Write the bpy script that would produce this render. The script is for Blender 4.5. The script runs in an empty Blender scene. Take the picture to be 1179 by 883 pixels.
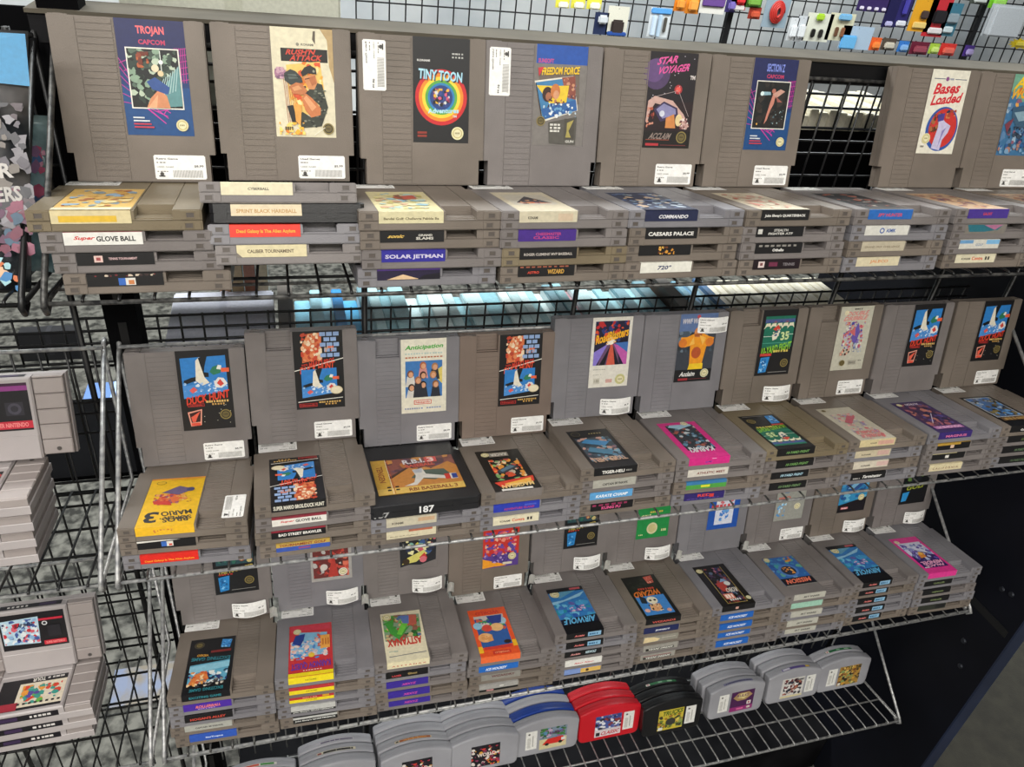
import bpy, bmesh, math, random
from mathutils import Matrix, Vector, Euler
SC = bpy.context.scene; COL = SC.collection
MM = 0.001
TH = math.radians(10.204)            # how far the wire shelves tip back
CT, SN = math.cos(TH), math.sin(TH)
ROWZ = {1: 308.0, 2: 0.0, 3: -307.0, 4: -614.0}

# ---------------------------------------------------------------- materials
def lin(h):
    h = h.lstrip('#'); out = []
    for i in (0, 2, 4):
        c = int(h[i:i+2], 16) / 255
        out.append(c / 12.92 if c <= .04045 else ((c + .055) / 1.055) ** 2.4)
    return (*out, 1)
_m = {}
def paint(h, rough=.42, metal=0, name=None, spec=.5, alpha=None, trans=0):
    k = (h, rough, metal, trans)
    if k in _m: return _m[k]
    m = bpy.data.materials.new(name or 'paint_' + h.strip('#')); m.use_nodes = True
    b = m.node_tree.nodes['Principled BSDF']
    b.inputs['Base Color'].default_value = lin(h); b.inputs['Roughness'].default_value = rough
    b.inputs['Metallic'].default_value = metal
    b.inputs['Specular IOR Level'].default_value = spec
    if trans: b.inputs['Transmission Weight'].default_value = trans
    if not metal and not trans:
        nt = m.node_tree; tc = nt.nodes.new('ShaderNodeTexCoord'); nz = nt.nodes.new('ShaderNodeTexNoise'); mr = nt.nodes.new('ShaderNodeMapRange'); mx = nt.nodes.new('ShaderNodeMix'); mx.data_type = 'RGBA'; mx.blend_type = 'MULTIPLY'
        nz.inputs['Scale'].default_value = 260; nz.inputs['Detail'].default_value = 3
        nt.links.new(tc.outputs['Object'], nz.inputs['Vector']); nt.links.new(nz.outputs['Fac'], mr.inputs['Value'])
        mr.inputs['From Min'].default_value = .3; mr.inputs['From Max'].default_value = .7; mr.inputs['To Min'].default_value = .88; mr.inputs['To Max'].default_value = 1.04
        mx.inputs['Factor'].default_value = 1; mx.inputs['A'].default_value = lin(h); nt.links.new(mr.outputs['Result'], mx.inputs['B']); nt.links.new(mx.outputs['Result'], b.inputs['Base Color'])
    _m[k] = m; return m
def noisy(name, c1, c2, scale, rough=.5, bump=.0, bscale=None, detail=4, metal=0, spec=.5, lo=.35, hi=.65):
    m = bpy.data.materials.new(name); m.use_nodes = True; nt = m.node_tree
    b = nt.nodes['Principled BSDF']
    tc = nt.nodes.new('ShaderNodeTexCoord'); nz = nt.nodes.new('ShaderNodeTexNoise')
    oi = nt.nodes.new('ShaderNodeObjectInfo'); ad = nt.nodes.new('ShaderNodeVectorMath'); ad.operation = 'MULTIPLY_ADD'
    cr = nt.nodes.new('ShaderNodeValToRGB')
    nt.links.new(tc.outputs['Object'], ad.inputs[0])
    ad.inputs[1].default_value = (1, 1, 1)
    nt.links.new(oi.outputs['Random'], ad.inputs[2])
    nz.inputs['Scale'].default_value = scale; nz.inputs['Detail'].default_value = detail
    nt.links.new(ad.outputs[0], nz.inputs['Vector'])
    nt.links.new(nz.outputs['Fac'], cr.inputs['Fac'])
    cr.color_ramp.elements[0].position = lo; cr.color_ramp.elements[0].color = lin(c1)
    cr.color_ramp.elements[1].position = hi; cr.color_ramp.elements[1].color = lin(c2)
    nt.links.new(cr.outputs['Color'], b.inputs['Base Color'])
    b.inputs['Roughness'].default_value = rough; b.inputs['Metallic'].default_value = metal
    b.inputs['Specular IOR Level'].default_value = spec
    if bump:
        n2 = nt.nodes.new('ShaderNodeTexNoise'); n2.inputs['Scale'].default_value = bscale or scale * 8
        nt.links.new(tc.outputs['Object'], n2.inputs['Vector'])
        bp = nt.nodes.new('ShaderNodeBump'); bp.inputs['Strength'].default_value = bump; bp.inputs['Distance'].default_value = .0006
        nt.links.new(n2.outputs['Fac'], bp.inputs['Height']); nt.links.new(bp.outputs['Normal'], b.inputs['Normal'])
    return m
GREY = noisy('grey_plastic', '#716b69', '#7b7573', 22, .42, .25, 900)
WARM = noisy('warm_grey_plastic', '#6d645b', '#796f66', 16, .45, .25, 900)
TAN = noisy('yellowed_grey_plastic', '#70644f', '#7c705a', 14, .45, .25, 900)
COOL = noisy('cool_grey_plastic', '#757377', '#7f7d81', 22, .4, .25, 900)
BLACKP = noisy('black_plastic', '#1b1b1d', '#232326', 20, .32, .2, 900)
SNESG = noisy('pale_grey_plastic', '#a49d9d', '#aea7a6', 14, .42, .15, 900)
SNESD = noisy('pale_grey_ribbed_plastic', '#948b88', '#9e9592', 14, .45, .15, 900)
N64G = noisy('light_grey_plastic', '#929298', '#9e9ea4', 14, .35, .15, 900)
N64R = noisy('red_plastic', '#c01824', '#cf2030', 14, .3, .1, 900)
N64B = noisy('blue_plastic', '#16347f', '#1c3d90', 14, .3, .1, 900)
N64K = noisy('glossy_black_plastic', '#121214', '#19191b', 14, .28, .1, 900)
CHROME = noisy('plated_wire', '#7c7d7f', '#b2b2b0', 160, .38, .0, metal=.35)
DULL = noisy('dull_plated_wire', '#2b2b2c', '#6e6d6a', 160, .45, .0, metal=.5)
BLKW = noisy('black_coated_wire', '#0d0d0e', '#1a1a1b', 40, .4)
BLACKM = noisy('black_painted_steel', '#0b0b0d', '#131316', 8, .6, spec=.25)
BROWNP = noisy('browned_plastic', '#71635a', '#7b6c62', 16, .45, .25, 900)
MATTB = noisy('matt_black_sheet', '#060607', '#0c0c0e', 8, .9, spec=.05)
PANEL = noisy('navy_black_laminate', '#07080f', '#0b0d16', 5, .6, spec=.2)
STICK = paint('#e9e8e4', .5)

# ---------------------------------------------------------------- object helpers
def link(name, bm, mats, parent=None, mtx=None, smooth=False):
    me = bpy.data.meshes.new(name); bm.to_mesh(me); bm.free()
    for m in (mats if isinstance(mats, (list, tuple)) else [mats]): me.materials.append(m)
    if smooth:
        for p in me.polygons: p.use_smooth = True
    o = bpy.data.objects.new(name, me); COL.objects.link(o)
    if parent: o.parent = parent
    if mtx is not None: o.matrix_basis = mtx
    return o
def thing(name, label, cat, mtx=None, group=None):
    o = bpy.data.objects.new(name, None); COL.objects.link(o); o.empty_display_size = .02
    if mtx is not None: o.matrix_basis = mtx
    return tag(o, label, cat, group)
def tag(o, label, cat, group=None):
    o['label'] = label; o['category'] = cat
    if group: o['group'] = group
    return o
def structure(o): o['kind'] = 'structure'; return o
def box(bm, x0, y0, z0, x1, y1, z1, mi=0):
    vs = [bm.verts.new((x * MM, y * MM, z * MM)) for x in (x0, x1) for y in (y0, y1) for z in (z0, z1)]
    for f in ((0, 1, 3, 2), (4, 6, 7, 5), (0, 4, 5, 1), (2, 3, 7, 6), (0, 2, 6, 4), (1, 5, 7, 3)):
        bm.faces.new([vs[i] for i in f]).material_index = mi
def tube(bm, pts, r, n=7, mi=0, cap=True):
    pts = [Vector(p) * MM for p in pts]; r *= MM; rings = []; prev = None
    for i, p in enumerate(pts):
        d = (pts[min(i + 1, len(pts) - 1)] - pts[max(i - 1, 0)]).normalized()
        a = Vector((0, 0, 1)) if abs(d.z) < .9 else Vector((1, 0, 0))
        if prev is not None: a = prev
        u = (a - d * a.dot(d)).normalized(); v = d.cross(u); prev = u
        rings.append([bm.verts.new(p + (u * math.cos(t) + v * math.sin(t)) * r) for t in (2 * math.pi * k / n for k in range(n))])
    for A, B in zip(rings, rings[1:]):
        for k in range(n):
            f = bm.faces.new((A[k], A[(k + 1) % n], B[(k + 1) % n], B[k])); f.smooth = True; f.material_index = mi
    if cap:
        bm.faces.new(rings[0][::-1]).material_index = mi; bm.faces.new(rings[-1]).material_index = mi
def rowM(row): return Matrix.Translation((0, 0, ROWZ[row] * MM)) @ Matrix.Rotation(-TH, 4, 'X')
def T(x, y, z): return Matrix.Translation((x * MM, y * MM, z * MM))

# ---------------------------------------------------------------- flat artwork on labels
_txt = {}
def textgeo(s):
    if s in _txt: return _txt[s]
    cu = bpy.data.curves.new('t', 'FONT'); cu.body = s; cu.resolution_u = 2; cu.offset = .032
    ob = bpy.data.objects.new('t', cu); COL.objects.link(ob)
    bpy.context.view_layer.update()
    me = bpy.data.meshes.new_from_object(ob.evaluated_get(bpy.context.evaluated_depsgraph_get()))
    vs = [(v.co.x, v.co.y) for v in me.vertices]; fs = [tuple(p.vertices) for p in me.polygons]
    bpy.data.objects.remove(ob); bpy.data.curves.remove(cu); bpy.data.meshes.remove(me)
    x0 = min(v[0] for v in vs); x1 = max(v[0] for v in vs); y0 = min(v[1] for v in vs); y1 = max(v[1] for v in vs)
    _txt[s] = ([((x - x0) / (x1 - x0), (y - y0) / (y1 - y0)) for x, y in vs], fs); return _txt[s]
class Art:
    """paints flat shapes on a surface: mp(u, v, lift) gives the 3D point in mm"""
    def __init__(s): s.bm = bmesh.new(); s.mats = []; s.n = 0; s.mp = None
    def mi(s, c):
        m = paint(c) if isinstance(c, str) else c
        if m not in s.mats: s.mats.append(m)
        return s.mats.index(m)
    def poly(s, pts, c):
        s.n += 1; L = .1 + .008 * s.n
        try:
            f = s.bm.faces.new([s.bm.verts.new(Vector(s.mp(u, v, L)) * MM) for u, v in pts]); f.material_index = s.mi(c)
        except ValueError: pass
    def rect(s, x0, y0, x1, y1, c): s.poly([(x0, y0), (x1, y0), (x1, y1), (x0, y1)], c)
    def circ(s, cx, cy, rx, c, ry=None, n=22):
        ry = ry or rx; s.poly([(cx + rx * math.cos(2 * math.pi * i / n), cy + ry * math.sin(2 * math.pi * i / n)) for i in range(n)], c)
    def line(s, x0, y0, x1, y1, w, c):
        dx, dy = x1 - x0, y1 - y0; l = math.hypot(dx, dy) or 1; px, py = -dy / l * w / 2, dx / l * w / 2
        s.poly([(x0 - px, y0 - py), (x1 - px, y1 - py), (x1 + px, y1 + py), (x0 + px, y0 + py)], c)
    def text(s, t, x0, y0, x1, y1, c, rot=0, skew=0, flip=False):
        vs, fs = textgeo(t); s.n += 1; L = .1 + .008 * s.n; cx, cy = (x0 + x1) / 2, (y0 + y1) / 2
        r = math.radians(rot); cr, sr = math.cos(r), math.sin(r); m = s.mi(c); out = []
        for a, b in vs:
            u = (a - .5) * (x1 - x0) + skew * (b - .5); v = (b - .5) * (y1 - y0)
            out.append(s.bm.verts.new(Vector(s.mp(cx + u * cr - v * sr, cy + u * sr + v * cr, L)) * MM))
        for f in fs:
            try: s.bm.faces.new([out[i] for i in f]).material_index = m
            except ValueError: pass
    def blobs(s, x0, y0, x1, y1, cols, n, size, seed, asp=1.0):
        R = random.Random(seed); n = int(n * 2.1); size = size * .66
        for i in range(n):
            cx, cy = R.uniform(x0, x1), R.uniform(y0, y1); k = R.randint(5, 9); a0 = R.random() * 6; sz = size * R.uniform(.4, 1.2)
            pts = []
            for j in range(k):
                a = a0 + 2 * math.pi * j / k; rr = sz * R.uniform(.5, 1.1)
                pts.append((min(x1, max(x0, cx + rr * asp * math.cos(a))), min(y1, max(y0, cy + rr * math.sin(a)))))
            s.poly(pts, R.choice(cols))
    def bars(s, x0, y0, x1, y1, c, n=6, seed=1):
        R = random.Random(seed); x = x0; w = (x1 - x0) / n
        for i in range(n):
            s.rect(x0 + i * w, y0, x0 + i * w + w * R.uniform(.5, .85), y1, c)
    def seal(s, x, y, r, dark=False, c=None):
        s.circ(x, y, r, c or ('#8a7a45' if dark else '#d8cf9e')); s.circ(x, y, r * .78, '#2a2620' if dark else '#c2b67c'); s.circ(x, y, r * .62, '#6d6038' if dark else '#e3dcb4')
        s.bars(x - r * .4, y - r * .1, x + r * .4, y + r * .15, '#3a3320' if dark else '#8f8552', 4, 3)
    def done(s, name, parent): return link(name, s.bm, s.mats, parent)

# ---- end-label strips: (background, [(kind, ...)])  in 54 x 10 mm, read from the front
def strip(bg, *ops): return (bg, ops)
def tx(t, x0, x1, c, y0=3, y1=7.2, skew=0): return ('text', t, x0, y0, x1, y1, c, 0, skew)
def rc(x0, y0, x1, y1, c): return ('rect', x0, y0, x1, y1, c)
def br(x0, x1, c, y0=3.2, y1=6.8, n=6, seed=1): return ('bars', x0, y0, x1, y1, c, n, seed)
KB = '#161517'; CR = '#d8d0b4'; WH = '#dedcd6'
DEADG = lambda: strip('#e0301c', tx('Dead Galaxy Is The Alien Asylum', 5, 50, '#f6a02a', 2.6, 6.4))
YARD = lambda c='#6f9c58': strip(KB, tx('10-YARD FIGHT', 14, 46, c, 2.6, 6.4, 1))
ICEH = lambda: strip('#1f5fb4', tx('ICE HOCKEY', 14, 44, '#e6ecf2', 2.6, 6.8, 1.6))
AIRW = lambda: strip(KB, tx('Acclaim', 12, 26, '#e07a76', 3, 6.4, 1), rc(31, 1.5, 50, 9, '#86b2d0'), br(33, 47, '#2f5f86', 3.5, 6.5, 4, 2))
SHIRK = lambda: strip('#b5b3a8', tx('SKY SHARK', 17, 45, '#2a2a2a', 3, 6.4, 1))
KON = lambda: strip(CR, tx('KONAMI', 8, 20, '#3a3733', 3.4, 6), tx('Contra', 22, 37, '#cf5330', 3, 7), tx('II', 40, 46, '#3a3733', 3, 7))

# ---- big face pictures (54 x 93 mm, origin at the lower left corner)
def f_plain(bg):
    def f(a): a.rect(0, 0, 54, 93, bg)
    return f
def f_capcom(title, tc, seed, pal):
    def f(a):
        a.rect(0, 0, 54, 93, '#1d2456'); a.rect(0, 0, 54, 40, '#14477f'); a.rect(0, 40, 54, 52, '#18356c')
        a.text(title, 16, 80, 38, 88, tc); a.text('CAPCOM', 17, 73.5, 38, 77.5, '#c23a62')
        for i in range(6):
            a.line(0 + i * 3, 58 - i * 6, 9 + i * 3, 62 - i * 6, .6, '#b8308e'); a.line(0, 62 - i * 7, 12, 40 - i * 3, .6, '#b8308e')
            a.line(44, 70 - i * 5, 54, 72 - i * 5, .6, '#b8308e'); a.line(45 + i * 1.6, 72, 42 + i * 2, 44, .6, '#b8308e')
        for i in range(4):
            a.line(16 + i * 5, 24 - i * 2, 32 + i * 2, 10 + i * 6, .7, '#c4349a'); a.line(17 + i * 6, 24, 32 + i * 2.2, 10 + i * 4.5, .7, '#c4349a')
        a.rect(6, 22, 48, 71, '#e8e4da'); a.rect(7, 23, 47, 70, '#15191a'); pal(a)
        for i in range(4): a.rect(6, 14 - i * 2.6, 6 + (9, 13, 14, 16)[i], 15.2 - i * 2.6, ('#cfd6dc', '#cfd6dc', '#c43a4c', '#c43a4c')[i])
        a.seal(45, 9, 5)
    return f
def p_trojan(a):
    a.blobs(7, 23, 47, 70, ['#2c3a34', '#566a5c', '#87a08a', '#16201c', '#b7c6b0', '#39493f'], 46, 6, 4)
    a.poly([(27, 32), (47, 58), (47, 25), (36, 24)], '#5c8c8f')
    for i in range(7): a.line(28 + i * 2.4, 31 + i * 1, 34 + i * 2, 47 + i * 1.6, .7, '#a9c7c6')
    a.poly([(18, 23), (37, 23), (35, 33), (29, 38), (22, 31)], '#cf8a62'); a.poly([(19, 23), (26, 23), (28, 34)], '#e3a87f')
    a.poly([(20, 44), (27, 48), (38, 40), (36, 34), (24, 38)], '#2f4f8e'); a.blobs(14, 55, 24, 68, ['#8c3f26', '#b35d35', '#6b2d1c'], 9, 4, 3)
    a.circ(33, 60, 1.8, '#f2f4ee'); a.line(33, 52, 33, 69, .6, '#e6ece6'); a.circ(28, 55, 3, '#e2d3b2'); a.circ(32, 51, 2.4, '#dcc79e')
def p_sectz(a):
    a.blobs(8, 24, 46, 69, ['#201c1a', '#2b2522', '#171514', '#38302c'], 24, 8, 6)
    a.poly([(28, 60), (31, 58), (30, 48), (27, 42), (24, 31), (21, 27), (23, 38), (25, 48)], '#c98472'); a.poly([(27, 58), (36, 63), (42, 61), (32, 54)], '#c99a8a')
    a.poly([(25, 57), (12, 56), (14, 60), (24, 60)], '#8fb2bf'); a.poly([(31, 56), (40, 50), (34, 50)], '#9c5a52'); a.circ(28, 61, 2.4, '#b5705f')
    a.circ(14, 58, 2.2, '#dff0f0'); a.blobs(28, 26, 44, 42, ['#54707a', '#9ab0b4', '#3d5560'], 12, 1.4, 2); a.circ(12, 27, 1, '#e0a94a')
def f_rush(a):
    a.rect(0, 0, 54, 93, '#dcd4b8'); a.poly([(43, 93), (54, 93), (54, 48), (50, 62), (49, 84)], '#b59a6c'); a.poly([(37, 91), (39, 91), (38.5, 80), (36, 84)], '#5d5244')
    a.text('KONAMI', 26, 78.5, 37, 80.5, '#5a564c'); a.circ(23, 79.5, 1.4, '#8a8678')
    a.rect(8, 65, 49, 76, '#17130f'); a.text("RUSH'N", 13, 71, 38, 75.5, '#d0402e', 2, 2); a.text('ATTACK', 16, 66, 44, 70.8, '#d0402e', 2, 2)
    a.poly([(12, 62), (42, 66), (45, 40), (44, 20), (14, 20)], '#e9c268'); a.blobs(14, 26, 44, 65, ['#e07a26', '#f0c862', '#d8562a', '#f6df9a', '#eea83c'], 30, 5, 11)
    for i in range(7): a.line(8.5 + i * 1.5, 60 - i, 11.5 + i * 1.5, 12, .4, '#a8552c')
    a.circ(6.5, 55, 5, '#a87690'); a.blobs(2, 50, 11, 60, ['#7d5876', '#c9a0b0', '#8f6484'], 8, 3, 5)
    a.poly([(38.5, 47.7), (43, 46.5), (47.5, 27), (41, 10), (22, 8), (19, 17.5), (24.5, 22.3), (32, 17.5), (40, 21), (40, 28.4), (29, 38), (31, 41.7)], '#34382f')
    R = random.Random(8)
    for q in range(60):
        x, y = R.uniform(22, 45), R.uniform(9, 44)
        if (x - 40) + (y - 24) * .3 > -8 or y < 17: a.circ(x, y, R.uniform(.7, 2), R.choice(['#1a1c1a', '#6d7266', '#4b5146', '#23261f', '#8a8a78']), R.uniform(.5, 1.2), 7)
    a.poly([(11, 27), (16, 28), (20, 12), (15, 12)], '#1b1a1a'); a.poly([(17, 30), (24, 28), (22, 10), (18, 14)], '#e0a04a')
    a.poly([(26, 52.5), (37, 55), (39, 48), (36, 42), (31, 42), (29, 46.5)], '#cf8a58'); a.poly([(31, 52), (37, 54), (38, 47), (34, 45)], '#b46a3e'); a.line(28, 50.5, 32, 51.4, .8, '#2a1a14')
    a.poly([(24.5, 56), (28, 60.5), (33, 62.5), (38, 60), (38.4, 55), (31, 55.5), (26, 52.6)], '#1f1e1c'); a.circ(36, 57.5, 1.1, '#8a8a7a')
    a.poly([(10, 55), (15.5, 58.5), (20, 57), (25, 52), (26, 47.7), (15, 45.3), (10, 49)], '#333a38'); a.poly([(13, 54), (20, 54.5), (22, 51), (14, 50)], '#59645f'); a.line(9, 53, 24, 52, .7, '#151817')
    a.poly([(14, 44), (20, 47.5), (25, 46.5), (30, 40), (27, 36.6), (16, 38)], '#bf7446'); a.poly([(16, 43), (22, 45), (25, 42), (18, 40)], '#da9a68'); a.line(26.5, 36, 30.5, 40.4, 1.4, '#2b2420')
    a.poly([(24, 34.4), (28, 38.5), (34, 34), (41, 26), (40.5, 20), (32, 17.5), (27, 24)], '#c87848'); a.poly([(26, 34), (28.5, 36.5), (37, 27), (33, 23)], '#e2a070')
    a.blobs(3, 2, 26, 13, ['#f0b23a', '#e0842c', '#f8d878'], 16, 4, 9); a.bars(8, 6, 16, 9, '#5a4a2a', 4, 2); a.seal(47, 8, 5, True); a.line(34, 2, 44, 9, .6, '#e8e4d4')
def f_toon(a):
    a.rect(0, 0, 54, 93, '#18181b')
    a.text('KONAMI', 4, 72, 16, 74, '#d6d6d2'); a.bars(37, 79, 49, 80.4, '#b8b8b4', 4, 2); a.bars(37, 76, 49, 77.4, '#b8b8b4', 4, 4)
    for r, c in ((25, '#c9252b'), (21.5, '#ee8a28'), (18.5, '#f2d23c'), (15.5, '#58a548'), (13, '#2f7fb8'), (11, '#24407e')): a.circ(27, 41, r, c, None, 40)
    a.blobs(19, 33, 35, 49, ['#8c2f52', '#1c1c22', '#d05a7a', '#e8b83c', '#d8d8d8', '#3a4a8e'], 26, 3.2, 21)
    a.text('TINY TOON', 6, 55, 48, 64, '#24303c', -3); a.text('TINY TOON', 5, 56, 47, 65, '#a9d8ea', -3)
    a.text('Adventures', 14, 27, 44, 31.5, '#b6e2ee', 2); a.text('TM', 38, 23.5, 42, 25.5, '#d8d8d8')
    a.rect(4, 8, 13, 10, '#8f3328'); a.rect(4, 5, 13, 7, '#8f3328'); a.seal(43, 9, 6, False, '#e4dfb0')
def f_freedom(a):
    a.rect(0, 0, 54, 93, '#7b7672'); a.rect(1, 76, 54, 93, '#1d50a6'); a.text('SUNSOFT', 3, 76.5, 19, 80.5, '#c64a80')
    a.poly([(3, 72), (46, 74), (48, 40), (8, 34)], '#6e6258')
    a.poly([(0, 60), (40, 66), (47, 34), (10, 22)], '#e4dfd0'); a.poly([(1, 58.5), (39, 64.5), (46, 35), (10.5, 24)], '#3f7fae')
    a.poly([(28, 64), (42, 66), (44, 44), (34, 46)], '#8a4a3c'); a.blobs(30, 44, 44, 64, ['#a05a48', '#5d3a44', '#c98f6c', '#7a6a8a'], 14, 3, 4)
    a.poly([(2, 56), (20, 56), (36, 57), (34, 40), (16, 40)], '#e9c534')
    a.circ(14, 48, 5.5, '#3a2119', 7); a.circ(15, 46, 3, '#a5684a', 4); a.circ(22, 51, 5, '#c9793f', 7); a.circ(23, 48, 3, '#d59a74', 4)
    a.blobs(14, 34, 32, 44, ['#2c1c1c', '#b97a5e', '#5a2f2a'], 12, 3, 6); a.poly([(8, 34), (22, 38), (44, 44), (46, 34), (12, 25)], '#2c5f9e')
    a.blobs(10, 26, 45, 40, ['#c6d8e4', '#234a86', '#6aa0c8', '#e8ecec'], 18, 3, 8)
    a.text('FREEDOM', 7, 66, 28, 73, '#f0c62c', 4, 1); a.text('FORCE', 30, 67, 46, 74, '#f0c62c', 4, 1); a.poly([(3, 72), (9, 73), (4, 64)], '#c8303c')
    a.line(1, 58, 10, 22, .9, '#2a1a14'); a.seal(8, 23, 4.6, True)
    a.poly([(16, 22), (46, 28), (46, 1), (18, 2)], '#55524c'); a.rect(33, 6, 44, 26, '#4a463e'); a.poly([(36, 22), (43, 25), (38, 14), (41, 8), (35, 8), (36, 14)], '#a89a54')
    for i in range(3): a.bars(18, 19 - i * 3, 30, 20.8 - i * 3, '#dcdad2', 3, i)
    a.text('GUN', 35, 3, 44, 5.4, '#d0cec6')
def f_voyager(a):
    a.rect(0, 0, 54, 93, '#19131a'); a.circ(9, 72, 15, '#4e3a60'); a.circ(6, 75, 11, '#63487a'); a.poly([(0, 93), (6, 93), (0, 84)], '#19131a')
    a.rect(0, 17, 54, 46, '#241318'); a.text('STAR', 9, 82, 32, 89, '#e0559c', 8, 4); a.text('VOYAGER', 10, 74, 46, 81, '#e0559c', 8, 4)
    a.text('TM', 47, 68, 53, 72, '#d8d0cc')
    a.circ(35, 58, 4.5, '#a83238'); a.circ(35, 58, 2.8, '#e2574e'); a.line(35, 57, 8, 50, .4, '#b8a8a8'); a.line(36, 56, 50, 32, .4, '#b8a8a8')
    R = random.Random(2)
    for i in range(16): a.circ(R.uniform(4, 52), R.uniform(48, 90), .5, '#cfc8d4', None, 6)
    a.poly([(2, 46), (9, 51), (30, 47), (44, 34), (52, 22), (46, 19), (38, 33), (26, 41), (10, 44), (5, 36), (3, 24), (1, 26)], '#c9a49a')
    a.poly([(9, 38), (20, 46), (36, 40), (38, 32), (18, 26)], '#3b2f52'); a.poly([(12, 38), (20, 44), (34, 39), (35, 34), (20, 29)], '#8a87b0'); a.circ(19, 34, 3, '#d0d4e0')
    a.poly([(24, 30), (33, 34), (36, 20), (24, 20)], '#d0874a'); a.circ(39, 28, 4, '#e4cf9a', 6); a.blobs(2, 20, 10, 40, ['#b3573f', '#7a2f2a', '#d0907a'], 10, 3, 7); a.blobs(40, 19, 52, 30, ['#b98f8a', '#e8d8d0', '#6b3a3f'], 12, 3, 1)
    a.rect(0, 0, 54, 17, '#15100f'); a.text('ACCLAIM', 7, 8.5, 31, 15, '#8c7c74', 0, 3); a.line(3, 8, 30, 8, .6, '#9a4a36'); a.seal(44, 11, 6, True); a.rect(3, 2, 18, 4.5, '#b8323a'); a.rect(20, 2.4, 50, 3.2, '#6d2f30')
def f_bases(a):
    a.rect(0, 0, 54, 93, '#e6e2d2'); a.line(4, 83, 20, 83, .8, '#3a4a68'); a.line(34, 83, 51, 83, .8, '#3a4a68'); a.circ(23, 83, 2.4, '#8a4f86'); a.bars(26, 82, 33, 84, '#7c84a0', 4, 1)
    a.text('Bases', 8, 67, 44, 79, '#cf2432', 4, 4); a.text('Loaded', 7, 56, 49, 67, '#cf2432', 6, 4); a.line(6, 54, 46, 60, 1.3, '#cf2432')
    a.circ(30, 28, 23, '#2e56a4', 25, 40); a.circ(31, 29, 20, '#c9352f', 22, 36); a.blobs(12, 24, 26, 46, ['#7d4a2c', '#5b3622', '#a56a3e'], 12, 5, 2); a.blobs(32, 40, 46, 50, ['#2a2f4e', '#cf7a4a', '#a5482c'], 8, 4, 3)
    a.poly([(20, 6), (24, 30), (22, 44), (28, 40), (33, 36), (42, 32), (40, 24), (34, 16), (33, 4)], '#c6c0de'); a.poly([(20, 44), (22, 36), (30, 38), (30, 46)], '#4c3f8c'); a.poly([(29, 6), (33, 22), (36, 30), (31, 26)], '#8c84bc')
    a.seal(10, 17, 6, False, '#ded6a6'); a.bars(4, 7, 10, 9, '#8a867c', 3, 2)
def f_air(a):
    a.rect(0, 0, 54, 93, '#3d6f98'); a.poly([(0, 93), (54, 93), (54, 70), (20, 62), (0, 74)], '#6fa58c'); a.blobs(0, 55, 54, 90, ['#7db09a', '#e2a24c', '#c87038'], 10, 6, 2)
    a.text('AIR', 4, 78, 40, 91, '#f0c42a', 4, 4); a.text('WOLF', 1, 66, 40, 78, '#e9a828', 4, 4)
    a.blobs(0, 10, 54, 66, ['#33507e', '#5a80a8', '#8c5a6e', '#284066', '#3d4a5a', '#9fb6c8'], 34, 8, 5)
    a.poly([(8, 56), (44, 60), (54, 44), (54, 30), (20, 34), (10, 44)], '#3a5a74'); a.poly([(12, 50), (40, 54), (50, 44), (22, 40)], '#86a4b4'); a.poly([(2, 36), (14, 44), (8, 26)], '#7a3a48')
    a.blobs(10, 20, 54, 34, ['#1f2a3c', '#39485a'], 14, 5, 8); a.blobs(0, 2, 54, 14, ['#2f5f98', '#7aa0c0', '#a87a6a'], 16, 5, 3); a.seal(46, 10, 5)
def bird(a, x0, y0, x1, y1):          # a plain stand-in picture: pale bird shape over blue water
    w, h = x1 - x0, y1 - y0
    def P(pts, c): a.poly([(x0 + u * w, y0 + v * h) for u, v in pts], c)
    P([(0, 0), (1, .14), (1, 1), (0, .97)], '#2f7fc8'); P([(0, 0), (1, .14), (1, .42), (0, .3)], '#4a8fd6')
    P([(.02, .33), (.3, .42), (.32, .52), (.2, .5), (.04, .44)], '#15181c'); P([(.3, .42), (.34, .9), (.42, .98), (.5, .94), (.5, .5), (.6, .36), (.44, .3)], '#e9e2cf')
    P([(.4, .96), (.5, 1.0), (.6, 1.0), (.52, .74), (.5, .62), (.6, .6), (.6, .5), (.5, .5)], '#15181c')
    P([(.62, .62), (.7, .74), (.84, .78), (.9, .7), (.86, .58), (.7, .54)], '#2f7a5a'); P([(.78, .68), (.82, .78), (.9, .76), (.88, .66)], '#e6e6de'); P([(.88, .6), (1.06, .6), (1.06, .7), (.88, .7)], '#e8623c')
    a.blobs(x0, y0 + .14 * h, x1, y0 + .4 * h, ['#a9c8ea', '#dce8f2', '#6fa4de'], 18, w * .06, 5)
    P([(.7, .36), (.8, .48), (.92, .46), (1.0, .32), (.86, .22), (.72, .24)], '#e8e4e0'); P([(.76, .34), (.84, .44), (.92, .32), (.84, .26)], '#d8463c'); P([(.14, .2), (.24, .28), (.32, .2), (.2, .12)], '#e0605c')
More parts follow.
